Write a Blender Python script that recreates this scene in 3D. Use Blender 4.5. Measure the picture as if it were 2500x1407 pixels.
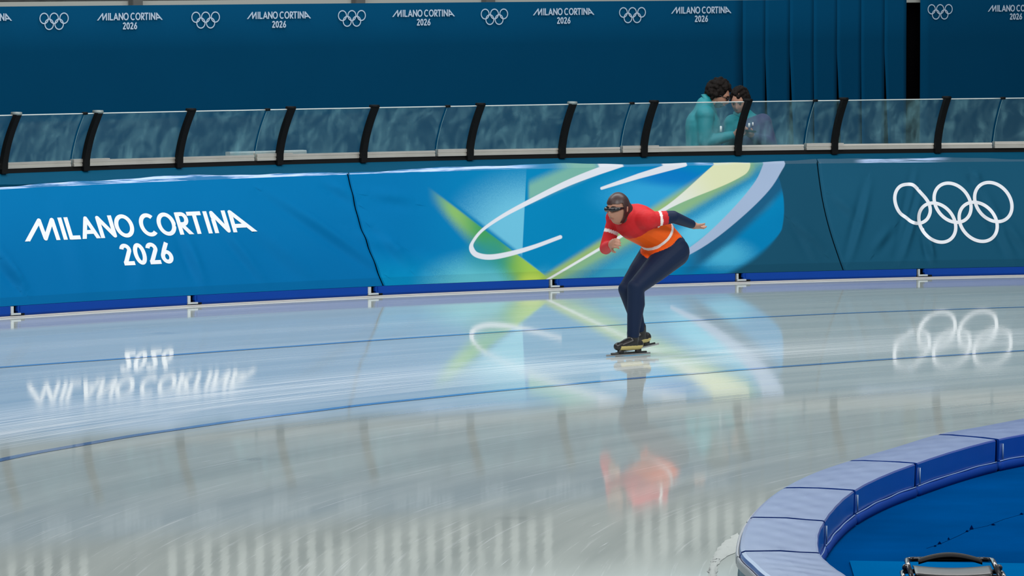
import bpy, bmesh, math, random
import numpy as np
from mathutils import Vector, Matrix, noise

random.seed(7)
rng = np.random.default_rng(5)
for o in list(bpy.data.objects):
    bpy.data.objects.remove(o)
SC = bpy.context.scene
COL = SC.collection

# ------------------------------------------------------------------ camera
F = 13470.0                       # focal length in pixels of the 2500 x 1407 frame
H = 3.05                          # camera height above the ice
YH = -150.0                       # pixel row of the horizon
TILT = math.atan((703.5 - YH) / F)
cam_d = bpy.data.cameras.new('camera')
cam = bpy.data.objects.new('camera', cam_d)
COL.objects.link(cam)
cam.location = (0, 0, H)
cam.rotation_euler = (math.pi / 2 - TILT, 0, 0)
cam_d.sensor_width = 36
cam_d.lens = 36 * F / 2500
cam_d.clip_start = 0.5
cam_d.clip_end = 400
SC.camera = cam

# ------------------------------------------------------------------ light and exposure
SC.view_settings.view_transform = 'Standard'
SC.view_settings.look = 'None'
SC.view_settings.gamma = 1
SC.view_settings.exposure = -0.62
SC.view_settings.use_curve_mapping = False
world = bpy.data.worlds.new('arena_air')
SC.world = world
world.use_nodes = True
bg = world.node_tree.nodes['Background']
bg.inputs[0].default_value = (0.60, 0.66, 0.74, 1)
bg.inputs[1].default_value = 0.50


def area(name, loc, target, size, power, color=(1, 0.98, 0.95), size_y=None):
    d = bpy.data.lights.new(name, 'AREA')
    d.energy = power
    d.color = color
    d.shape = 'RECTANGLE'
    d.size = size
    d.size_y = size_y or size
    o = bpy.data.objects.new(name, d)
    COL.objects.link(o)
    o.location = loc
    o.rotation_euler = (Vector(target) - Vector(loc)).to_track_quat('-Z', 'Y').to_euler()
    return o


area('floodlight', (4, 22, 12), (0, 48, 0.5), 10, 3300, size_y=4)
area('floodlight', (16, 30, 12), (2, 47, 0.5), 8, 1500, size_y=4)
area('floodlight', (-9, 30, 12), (0, 46, 0.5), 8, 800, size_y=4)
area('roof_light', (0, 42, 9), (0, 42, 0), 16, 1900, size_y=3)
area('added_wall_fill', (-1, 49, 9.5), (-1, 56, 4.2), 14, 1150, size_y=2)  # unseen lamp added to brighten the upper wall mirrored in the block tops
area('roof_light', (2, 30, 11), (2, 30, 0), 12, 150, size_y=3)


# ------------------------------------------------------------------ small helpers
def lin(c):
    return tuple((v / 255 / 12.92) if v / 255 <= 0.04045 else ((v / 255 + 0.055) / 1.055) ** 2.4 for v in c)


def mat(name, rgb, rough=0.6, metal=0.0, spec=0.5, bump=0.0, bscale=60.0, var=0.0, vscale=6.0, coat=0.0, sheen=0.0):
    m = bpy.data.materials.new(name)
    m.use_nodes = True
    nt = m.node_tree
    b = nt.nodes['Principled BSDF']
    b.inputs['Base Color'].default_value = (*rgb, 1)
    b.inputs['Roughness'].default_value = rough
    b.inputs['Metallic'].default_value = metal
    b.inputs['Specular IOR Level'].default_value = spec
    b.inputs['Coat Weight'].default_value = coat
    b.inputs['Sheen Weight'].default_value = sheen
    tc = nt.nodes.new('ShaderNodeTexCoord')
    if var:
        n = nt.nodes.new('ShaderNodeTexNoise')
        n.inputs['Scale'].default_value = vscale
        n.inputs['Detail'].default_value = 4
        nt.links.new(tc.outputs['Object'], n.inputs['Vector'])
        mx = nt.nodes.new('ShaderNodeMix')
        mx.data_type = 'RGBA'
        nt.links.new(n.outputs['Fac'], mx.inputs[0])
        mx.inputs[6].default_value = (*[min(1, v * (1 - var)) for v in rgb], 1)
        mx.inputs[7].default_value = (*[min(1, v * (1 + var)) for v in rgb], 1)
        nt.links.new(mx.outputs[2], b.inputs['Base Color'])
    if bump:
        n = nt.nodes.new('ShaderNodeTexNoise')
        n.inputs['Scale'].default_value = bscale
        n.inputs['Detail'].default_value = 3
        nt.links.new(tc.outputs['Object'], n.inputs['Vector'])
        bp = nt.nodes.new('ShaderNodeBump')
        bp.inputs['Strength'].default_value = bump
        bp.inputs['Distance'].default_value = 0.01
        nt.links.new(n.outputs['Fac'], bp.inputs['Height'])
        nt.links.new(bp.outputs['Normal'], b.inputs['Normal'])
    return m


def mesh_obj(name, verts, faces, m, parent=None, smooth=True):
    me = bpy.data.meshes.new(name)
    me.from_pydata([tuple(v) for v in verts], [], [tuple(f) for f in faces])
    me.update()
    if isinstance(m, (list, tuple)):
        for x in m:
            me.materials.append(x)
    else:
        me.materials.append(m)
    if smooth and len(me.polygons):
        me.polygons.foreach_set('use_smooth', [True] * len(me.polygons))
    o = bpy.data.objects.new(name, me)
    COL.objects.link(o)
    if parent:
        o.parent = parent
        o.matrix_parent_inverse = Matrix.Translation(-parent.location) if not parent.parent else Matrix.Identity(4)
    return o


class MB:
    """collects shapes (world coordinates) for one mesh"""
    def __init__(s):
        s.v = []
        s.f = []

    def add(s, v, f):
        n = len(s.v)
        s.v += [tuple(p) for p in v]
        s.f += [tuple(i + n for i in q) for q in f]
        return s

    def box(s, c, size, rot=0.0, bev=0.0):
        bm = bmesh.new()
        bmesh.ops.create_cube(bm, size=1)
        for v in bm.verts:
            v.co = Vector((v.co.x * size[0], v.co.y * size[1], v.co.z * size[2]))
        if bev:
            bmesh.ops.bevel(bm, geom=bm.edges[:], offset=bev, segments=2, affect='EDGES')
        R = Matrix.Rotation(rot, 3, 'Z') if not isinstance(rot, Matrix) else rot
        for v in bm.verts:
            v.co = R @ v.co + Vector(c)
        bm.verts.index_update()
        s.add([v.co.copy() for v in bm.verts], [[v.index for v in f.verts] for f in bm.faces])
        bm.free()
        return s

    def tube(s, pts, r, seg=10, closed=False):
        pts = [Vector(p) for p in pts]
        n = len(pts)
        rr = r if isinstance(r, (list, tuple)) else [r] * n
        rings = []
        up = None
        for i in range(n):
            a = pts[(i - 1) % n] if (closed or i > 0) else pts[0]
            b = pts[(i + 1) % n] if (closed or i < n - 1) else pts[-1]
            d = (b - a).normalized()
            if up is None:
                up = Vector((0, 0, 1)) if abs(d.z) < 0.9 else Vector((1, 0, 0))
            x = d.cross(up).normalized()
            up = x.cross(d).normalized()
            rings.append([pts[i] + (x * math.cos(2 * math.pi * k / seg) + up * math.sin(2 * math.pi * k / seg)) * rr[i] for k in range(seg)])
        v = [p for ring in rings for p in ring]
        f = []
        m = n if closed else n - 1
        for i in range(m):
            j = (i + 1) % n
            for k in range(seg):
                f.append((i * seg + k, i * seg + (k + 1) % seg, j * seg + (k + 1) % seg, j * seg + k))
        if not closed:
            f.append(tuple(range(seg))[::-1])
            f.append(tuple((n - 1) * seg + k for k in range(seg)))
        return s.add(v, f)

    def ball(s, c, r, seg=16, R=None):
        rx, ry, rz = r if isinstance(r, (list, tuple)) else (r, r, r)
        v = []
        f = []
        n2 = seg // 2
        for i in range(1, n2):
            th = math.pi * i / n2
            for k in range(seg):
                ph = 2 * math.pi * k / seg
                v.append(Vector((rx * math.sin(th) * math.cos(ph), ry * math.sin(th) * math.sin(ph), rz * math.cos(th))))
        v.append(Vector((0, 0, rz)))
        v.append(Vector((0, 0, -rz)))
        for i in range(n2 - 2):
            for k in range(seg):
                f.append((i * seg + k, (i + 1) * seg + k, (i + 1) * seg + (k + 1) % seg, i * seg + (k + 1) % seg))
        t, b = len(v) - 2, len(v) - 1
        for k in range(seg):
            f.append((t, k, (k + 1) % seg))
            f.append((b, (n2 - 2) * seg + (k + 1) % seg, (n2 - 2) * seg + k))
        if R is not None:
            v = [R @ p for p in v]
        return s.add([p + Vector(c) for p in v], f)

    def capsule(s, a, b, ra, rb, side=None, ratio=1.0, seg=20):
        """tapered limb from a to b; ratio widens it along side"""
        a, b = Vector(a), Vector(b)
        d = (b - a)
        L = d.length
        d.normalize()
        if side is None:
            side = Vector((0, 0, 1)) if abs(d.z) < 0.8 else Vector((1, 0, 0))
        side = (Vector(side) - d * Vector(side).dot(d)).normalized()
        other = d.cross(side)
        prof = []
        for i in range(5):
            t = math.pi / 2 * i / 5
            prof.append((-ra * math.cos(t), ra * math.sin(t)))
        for i in range(7):
            t = i / 6
            prof.append((L * t, ra + (rb - ra) * t))
        for i in range(1, 6):
            t = math.pi / 2 * i / 5
            prof.append((L + rb * math.sin(t), rb * math.cos(t)))
        prof = [p for p in prof if p[1] > 1e-5]
        v = []
        f = []
        for (x, r) in prof:
            for k in range(seg):
                q = 2 * math.pi * k / seg
                v.append(a + d * x + side * (r * ratio * math.cos(q)) + other * (r * math.sin(q)))
        n = len(prof)
        for i in range(n - 1):
            for k in range(seg):
                f.append((i * seg + k, i * seg + (k + 1) % seg, (i + 1) * seg + (k + 1) % seg, (i + 1) * seg + k))
        f.append(tuple(range(seg))[::-1])
        f.append(tuple((n - 1) * seg + k for k in range(seg)))
        return s.add(v, f)

    def build(s, name, m, parent=None, smooth=True):
        return mesh_obj(name, s.v, s.f, m, parent, smooth)

    def fused(s, name, m, parent=None, voxel=0.008, smooth=3):
        """one continuous skin around everything collected"""
        tmp = mesh_obj('tmp', s.v, s.f, m if not isinstance(m, (list, tuple)) else m[0])
        bm = bmesh.new()
        bm.from_mesh(tmp.data)
        bmesh.ops.recalc_face_normals(bm, faces=bm.faces)
        bm.to_mesh(tmp.data)
        bm.free()
        r = tmp.modifiers.new('r', 'REMESH')
        r.mode = 'VOXEL'
        r.voxel_size = voxel
        sm = tmp.modifiers.new('s', 'SMOOTH')
        sm.factor = 0.5
        sm.iterations = smooth
        dg = bpy.context.evaluated_depsgraph_get()
        dg.update()
        me = bpy.data.meshes.new_from_object(tmp.evaluated_get(dg))
        old = tmp.data
        bpy.data.objects.remove(tmp)
        bpy.data.meshes.remove(old)
        me.name = name
        me.materials.clear()
        for x in (m if isinstance(m, (list, tuple)) else [m]):
            me.materials.append(x)
        me.polygons.foreach_set('use_smooth', [True] * len(me.polygons))
        o = bpy.data.objects.new(name, me)
        COL.objects.link(o)
        if parent:
            o.parent = parent
            o.matrix_parent_inverse = Matrix.Translation(-parent.location)
        return o


def empty(name, loc):
    o = bpy.data.objects.new(name, None)
    o.empty_display_size = 0.1
    COL.objects.link(o)
    o.location = loc
    return o


def tag(o, label, cat, group=None, kind=None):
    o['label'] = label
    o['category'] = cat
    if group:
        o['group'] = group
    if kind:
        o['kind'] = kind
    return o


def struct(o, label=None):
    o['kind'] = 'structure'
    if label:
        o['label'] = label
    return o


# ------------------------------------------------------------------ pixel <-> place
ct, st = math.cos(TILT), math.sin(TILT)


def proj(X, Y, Z):
    dep = Y * ct - (Z - H) * st
    up = Y * st + (Z - H) * ct
    return 1250 + F * X / dep, 703.5 - F * up / dep


def at_z(px, py, z=0.0):
    dx = (np.asarray(px, float) - 1250) / F
    dy = -(np.asarray(py, float) - 703.5) / F
    vy = ct + dy * st
    vz = -st + dy * ct
    k = (H - z) / -vz
    return dx * k, vy * k


def at_y(px, py, Y):
    dx = (px - 1250) / F
    dy = -(py - 703.5) / F
    vy = ct + dy * st
    vz = -st + dy * ct
    k = Y / vy
    return dx * k, H + vz * k


CX, CY = 14.66, 25.10              # centre of the bend


def pol(phi, r, z):
    return CX + r * np.cos(phi), CY + r * np.sin(phi), z + 0 * phi


def to_pol(x, y):
    return np.arctan2(y - CY, x - CX), np.hypot(x - CX, y - CY)


def invert(surf, px, py, a0, b0):
    """find surface parameters (a, b) that land on pixel (px, py)"""
    px = np.asarray(px, float)
    py = np.asarray(py, float)
    a = a0 + 0 * px
    b = b0 + 0 * px
    for _ in range(12):
        u, v = proj(*surf(a, b))
        ua, va = proj(*surf(a + 1e-4, b))
        ub, vb = proj(*surf(a, b + 1e-4))
        j11, j21, j12, j22 = (ua - u) / 1e-4, (va - v) / 1e-4, (ub - u) / 1e-4, (vb - v) / 1e-4
        det = j11 * j22 - j12 * j21
        e1, e2 = px - u, py - v
        a = a + (e1 * j22 - e2 * j12) / det
        b = b + (-e1 * j21 + e2 * j11) / det
    return a, b


PA = math.radians(124.0)


def fit(p, q, deg=2):
    c = np.polyfit(np.asarray(p) - PA, q, deg)
    return lambda x: np.polyval(c, np.asarray(x) - PA)


# plan curve of the outer barrier, from where its foot meets the ice
base_px = np.array([(0, 777), (460, 749), (905, 727), (1345, 708), (1800, 689), (2250, 680), (2500, 675)], float)
bx, by = at_z(base_px[:, 0], base_px[:, 1])
bp_, br_ = to_pol(bx, by)
Rb = fit(bp_, br_, 2)
Z0f_px = np.array([(0, 745), (456, 722), (905, 700), (1345, 688), (1800, 672), (2060, 657), (2500, 647)], float)
a_, z_ = invert(lambda a, z: pol(a, Rb(a), z), Z0f_px[:, 0], Z0f_px[:, 1], PA, 0.1)
Z0 = fit(a_, z_, 1)
# lean of the padding from the slant of the two seams
bl = []
for (bpx, tpx) in (((938, 695), (853, 428)), ((2060, 656), (1998, 400))):
    a, _ = invert(lambda a, z: pol(a, Rb(a), z), bpx[0], bpx[1], PA, 0.1)
    off, zt = invert(lambda o, z: pol(a, Rb(a) + o, z), tpx[0], tpx[1], 0.3, 1.0)
    bl.append((float(a), float(off), float(zt)))
print('seams (angle, lean, height)', bl)
(a1_, b1_, _), (a2_, b2_, _) = bl


def LEAN(phi):
    return b1_ + (b2_ - b1_) * (phi - a1_) / (a2_ - a1_)


top_px = np.array([(0, 462), (340, 443), (853, 428), (1240, 412), (1450, 407), (1900, 401), (2500, 393)], float)
a_, z_ = invert(lambda a, z: pol(a, Rb(a) + LEAN(a), z), top_px[:, 0], top_px[:, 1], PA, 1.0)
ZT = fit(a_, z_, 2)
cap_px = np.array([(0, 425), (450, 408), (900, 397), (1250, 388), (1800, 380), (2500, 371)], float)
a_, z_ = invert(lambda a, z: pol(a, Rb(a) + LEAN(a) + 0.14, z), cap_px[:, 0], cap_px[:, 1], PA, 1.1)
ZC = fit(a_, z_, 2)
gt_px = np.array([(0, 283), (200, 277), (650, 268), (1090, 261), (1540, 252), (1988, 247), (2447, 240)], float)
GR = 0.17
CURVE = 0.19
a_, z_ = invert(lambda a, z: pol(a, Rb(a) + LEAN(a) + GR - CURVE, z), gt_px[:, 0], gt_px[:, 1], PA, 1.6)
ZG = fit(a_, z_, 2)
print('heights', ZT(PA), ZC(PA), ZG(PA))


def gbase(phi):
    return ZC(phi) + 0.02


def glass(phi, v, off=0.0):
    z = gbase(phi) + (ZG(phi) - gbase(phi)) * v
    r = Rb(phi) + LEAN(phi) + GR - CURVE * np.clip(v, 0, 1.2) ** 1.7 - off
    return pol(phi, r, z)


# folds of the cover cloth: (start pixel, end pixel, width px, depth m)
FOLDS = [((640, 470), (935, 670), 16, .012), ((430, 560), (495, 705), 16, .010), ((520, 545), (645, 695), 14, .007),
         ((0, 640), (60, 715), 14, .010), ((590, 545), (760, 690), 26, .008), ((900, 480), (1010, 500), 18, .007),
         ((905, 560), (1000, 660), 16, .008), ((960, 600), (860, 560), 18, .006), ((320, 560), (330, 720), 26, .004),
         ((2118, 440), (2068, 640), 12, .010), ((2240, 470), (2195, 640), 11, .012), ((2235, 395), (2185, 640), 10, .006),
         ((2255, 570), (2275, 650), 10, .012), ((2135, 620), (2180, 560), 14, .008), ((2395, 470), (2470, 640), 14, .010),
         ((2370, 420), (2385, 450), 12, .008), ((2440, 540), (2500, 620), 14, .008), ((1925, 540), (2010, 620), 14, .007),
         ((1940, 560), (1990, 640), 12, .005), ((780, 440), (870, 500), 16, .008), ((2025, 480), (2090, 540), 14, .006),
         ((120, 470), (200, 740), 30, .004), ((-60, 560), (40, 700), 20, .010), ((1000, 620), (1100, 700), 20, .005)]


def fold_disp(px, py):
    d = 0 * px
    for (a, b, w, amp) in FOLDS:
        ax, ay = a
        ex, ey = b[0] - a[0], b[1] - a[1]
        L2 = ex * ex + ey * ey
        t = ((px - ax) * ex + (py - ay) * ey) / L2
        tc = np.clip(t, 0, 1)
        dx, dy = px - (ax + ex * tc), py - (ay + ey * tc)
        sgn = np.sign(dx * ey - dy * ex)
        dist = np.hypot(dx, dy) * sgn / w
        fade = np.clip(1.2 - np.abs(2 * tc - 1), 0.0, 1)
        d = d + amp * fade * (np.exp(-(dist - .6) ** 2 * 1.6) - 0.7 * np.exp(-(dist + .6) ** 2 * 1.6))
    return d * 2.4


def pad(phi, v, off=0.0):
    """face of the padded barrier: v 0 at the foot, 1 at the top"""
    z = Z0(phi) + (ZT(phi) - Z0(phi)) * v
    r = Rb(phi) + LEAN(phi) * v
    x, y, z = pol(phi, r, z)
    px, py = proj(x, y, z)
    d = fold_disp(px, py) * np.clip(v * 8, 0, 1) * np.clip((1 - v) * 8, 0, 1)
    d = d + 0.004 * np.sin(phi * 210 + 2 * v) * np.sin(math.pi * np.clip(v, 0, 1))
    bul = 0.018 * np.sin(math.pi * np.clip(v, 0, 1)) + d + off
    return x - bul * np.cos(phi) * .9, y - bul * np.sin(phi) * .9, z + bul * .4


# ------------------------------------------------------------------ materials
M = {}
M['vinyl_blue'] = mat('blue vinyl', (0.0, 0.045, 0.34), 0.36, var=.08, vscale=3, bump=.06, bscale=14, coat=1.0)
M['vinyl_blue'].node_tree.nodes['Principled BSDF'].inputs['Coat Roughness'].default_value = .22
M['base_blue'] = mat('deep blue foam', (0.0, 0.040, 0.27), 0.6, spec=.15, var=.06)
M['white_print'] = mat('white print', (0.60, 0.63, 0.68), 0.5)
M['kerb'] = mat('white kerb', (0.45, 0.44, 0.45), 0.5, var=.1, vscale=3)
M['bracket'] = mat('white bracket', (0.42, 0.46, 0.48), 0.4)
M['black'] = mat('black powder coat', (0.003, 0.0035, 0.004), 0.7, spec=.12)
M['black_cloth'] = mat('black void cloth', (0.002, 0.002, 0.003), 1.0, spec=0.0)
M['alu'] = mat('brushed aluminium', (0.62, 0.60, 0.55), 0.32, metal=.75, var=.15, vscale=5)
M['cap_grey'] = mat('grey post cap', (0.18, 0.22, 0.22), 0.4)
M['trim_white'] = mat('pale glass edge', (0.50, 0.54, 0.53), 0.3)
M['teal_cap'] = mat('teal cloth', (0.0, 0.062, 0.125), 0.6, spec=.1, var=.12, vscale=1.5, bump=.1, bscale=5)
M['banner'] = mat('dark blue banner', (0.0, 0.041, 0.100), 0.9, spec=.04, var=.05, vscale=2, bump=.05, bscale=200)
M['banner_print'] = mat('pale banner print', (0.38, 0.48, 0.60), 0.8, spec=.1)
M['carpet'] = mat('blue carpet', (0.0, 0.052, 0.20), 0.95, spec=.0, var=.42, vscale=1.1, bump=.4, bscale=300)
M['carpet_light'] = mat('lighter blue carpet', (0.0, 0.105, 0.31), 0.95, spec=.0, var=.12, vscale=2, bump=.4, bscale=300)
M['dark_seam'] = mat('dark carpet seam', (0.0, 0.004, 0.035), 0.9, spec=0)
M['pale_wall'] = mat('pale grey wall', (0.60, 0.78, 0.84), 0.8, var=.08, vscale=.6)
M['pale_slat'] = mat('pale slat', (0.30, 0.32, 0.30), 0.6)
M['dark_wall'] = mat('dark grey wall', (0.075, 0.082, 0.08), 0.8)
M['skin'] = mat('skin', (0.36, 0.18, 0.12), 0.55)
M['hair_dark'] = mat('dark brown hair', (0.006, 0.004, 0.0035), 0.75, spec=.15, bump=.5, bscale=120)
M['teal_jacket'] = mat('teal jacket', (0.0, 0.19, 0.225), 0.6, bump=.35, bscale=14)
M['navy_jacket'] = mat('navy jacket', (0.035, 0.035, 0.10), 0.6, bump=.35, bscale=14)
M['trousers'] = mat('dark trousers', (0.02, 0.025, 0.05), 0.7)
M['orange'] = mat('orange suit', (0.85, 0.12, 0.005), 0.42)
M['red'] = mat('red suit', (0.50, 0.015, 0.02), 0.42)
M['navy'] = mat('navy suit', (0.008, 0.022, 0.07), 0.42)
M['suit_white'] = mat('white suit stripe', (0.8, 0.72, 0.7), 0.45)
M['hood'] = mat('dark hood', (0.03, 0.012, 0.012), 0.4)
M['boot'] = mat('black boot', (0.012, 0.012, 0.012), 0.3)
M['boot_yellow'] = mat('yellow boot sole', (0.55, 0.45, 0.16), 0.4)
M['steel'] = mat('blade steel', (0.55, 0.55, 0.55), 0.2, metal=1)
M['lens'] = mat('dark lens', (0.005, 0.005, 0.008), 0.08)
M['plastic_black'] = mat('black plastic', (0.003, 0.003, 0.004), 0.5, spec=.12)
M['chrome'] = mat('black chrome tube', (0.05, 0.05, 0.055), 0.14, metal=.8)
M['seat_grey'] = mat('grey sheen plastic', (0.01, 0.01, 0.011), 0.30, coat=.1)
M['phone'] = mat('phone', (0.01, 0.01, 0.012), 0.2)
M['badge'] = mat('white badge', (0.8, 0.8, 0.8), 0.5)
M['eye'] = mat('eye', (0.03, 0.02, 0.015), 0.2)
M['cover_teal'] = mat('teal printed cover', (0.0, 0.13, 0.22), 0.4, var=.15, vscale=2)


def attr_mat(spec=.03, lip_highlight=False):
    m = bpy.data.materials.new('printed cover cloth')
    m.use_nodes = True
    nt = m.node_tree
    b = nt.nodes['Principled BSDF']
    a = nt.nodes.new('ShaderNodeAttribute')
    a.attribute_name = 'print'
    nt.links.new(a.outputs['Color'], b.inputs['Base Color'])
    b.inputs['Roughness'].default_value = 0.6
    b.inputs['Specular IOR Level'].default_value = spec
    if lip_highlight:  # pale patchy highlight painted over the print colour
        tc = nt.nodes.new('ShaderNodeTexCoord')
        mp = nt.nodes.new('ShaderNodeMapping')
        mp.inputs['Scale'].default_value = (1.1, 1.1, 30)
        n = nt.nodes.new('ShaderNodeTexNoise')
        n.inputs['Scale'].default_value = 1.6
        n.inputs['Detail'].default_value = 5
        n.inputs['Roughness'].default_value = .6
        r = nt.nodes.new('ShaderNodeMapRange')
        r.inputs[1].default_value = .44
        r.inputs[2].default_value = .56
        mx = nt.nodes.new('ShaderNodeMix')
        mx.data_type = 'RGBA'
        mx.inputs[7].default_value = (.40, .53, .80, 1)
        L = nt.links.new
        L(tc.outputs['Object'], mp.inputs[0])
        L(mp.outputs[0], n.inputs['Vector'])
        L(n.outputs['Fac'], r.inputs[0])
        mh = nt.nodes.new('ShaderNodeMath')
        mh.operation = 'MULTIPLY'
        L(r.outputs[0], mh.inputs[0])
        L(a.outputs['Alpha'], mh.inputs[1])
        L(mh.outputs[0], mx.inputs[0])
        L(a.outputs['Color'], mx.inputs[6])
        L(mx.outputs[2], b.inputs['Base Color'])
    return m


M['print'] = attr_mat()
M['lip_highlight'] = attr_mat(.5, True)  # rolled top edge of the covers, overhead highlight put into its colour
M['suit'] = attr_mat(.2)


def glass_mat():
    m = bpy.data.materials.new('smeared clear panel')
    m.use_nodes = True
    nt = m.node_tree
    N = nt.nodes.new
    L = nt.links.new
    nt.nodes.remove(nt.nodes['Principled BSDF'])
    out = nt.nodes['Material Output']
    tr = N('ShaderNodeBsdfTransparent')
    tr.inputs[0].default_value = (0.93, 0.96, 0.97, 1)
    gl = N('ShaderNodeBsdfGlossy')
    gl.inputs['Roughness'].default_value = 0.05
    df = N('ShaderNodeBsdfDiffuse')
    df.inputs[0].default_value = (0.20, 0.42, 0.48, 1)  # smears, plus a teal haze painted in for arena reflections
    lw = N('ShaderNodeFresnel')
    lw.inputs[0].default_value = 1.12
    tc = N('ShaderNodeTexCoord')
    mp = N('ShaderNodeMapping')
    mp.inputs['Scale'].default_value = (3.2, 3.2, 2.2)
    mp.inputs['Rotation'].default_value = (0, .35, 0)
    n1 = N('ShaderNodeTexNoise')
    n1.inputs['Scale'].default_value = 1.5
    n1.inputs['Detail'].default_value = 7
    n1.inputs['Roughness'].default_value = .62
    n1.inputs['Distortion'].default_value = .6
    L(tc.outputs['Object'], mp.inputs[0])
    L(mp.outputs[0], n1.inputs['Vector'])
    mp2 = N('ShaderNodeMapping')
    mp2.inputs['Scale'].default_value = (16, 16, 2.5)
    n2 = N('ShaderNodeTexNoise')
    n2.inputs['Scale'].default_value = 1.0
    n2.inputs['Detail'].default_value = 5
    L(tc.outputs['Object'], mp2.inputs[0])
    L(mp2.outputs[0], n2.inputs['Vector'])
    r1 = N('ShaderNodeMapRange')
    r1.inputs[1].default_value = .44
    r1.inputs[2].default_value = .74
    r1.inputs[3].default_value = .07
    r1.inputs[4].default_value = .36
    L(n1.outputs['Fac'], r1.inputs[0])
    r2 = N('ShaderNodeMapRange')
    r2.inputs[1].default_value = .45
    r2.inputs[2].default_value = .75
    r2.inputs[3].default_value = .6
    r2.inputs[4].default_value = 1.5
    L(n2.outputs['Fac'], r2.inputs[0])
    mu = N('ShaderNodeMath')
    mu.operation = 'MULTIPLY'
    L(r1.outputs[0], mu.inputs[0])
    L(r2.outputs[0], mu.inputs[1])
    m1 = N('ShaderNodeMixShader')
    L(mu.outputs[0], m1.inputs[0])
    L(tr.outputs[0], m1.inputs[1])
    L(df.outputs[0], m1.inputs[2])
    m2 = N('ShaderNodeMixShader')
    L(lw.outputs[0], m2.inputs[0])
    L(m1.outputs[0], m2.inputs[1])
    L(gl.outputs[0], m2.inputs[2])
    L(m2.outputs[0], out.inputs[0])
    return m


M['glass'] = glass_mat()
M['side_edge'] = mat('clear panel side edge', (.16, .30, .34), .3)


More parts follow.
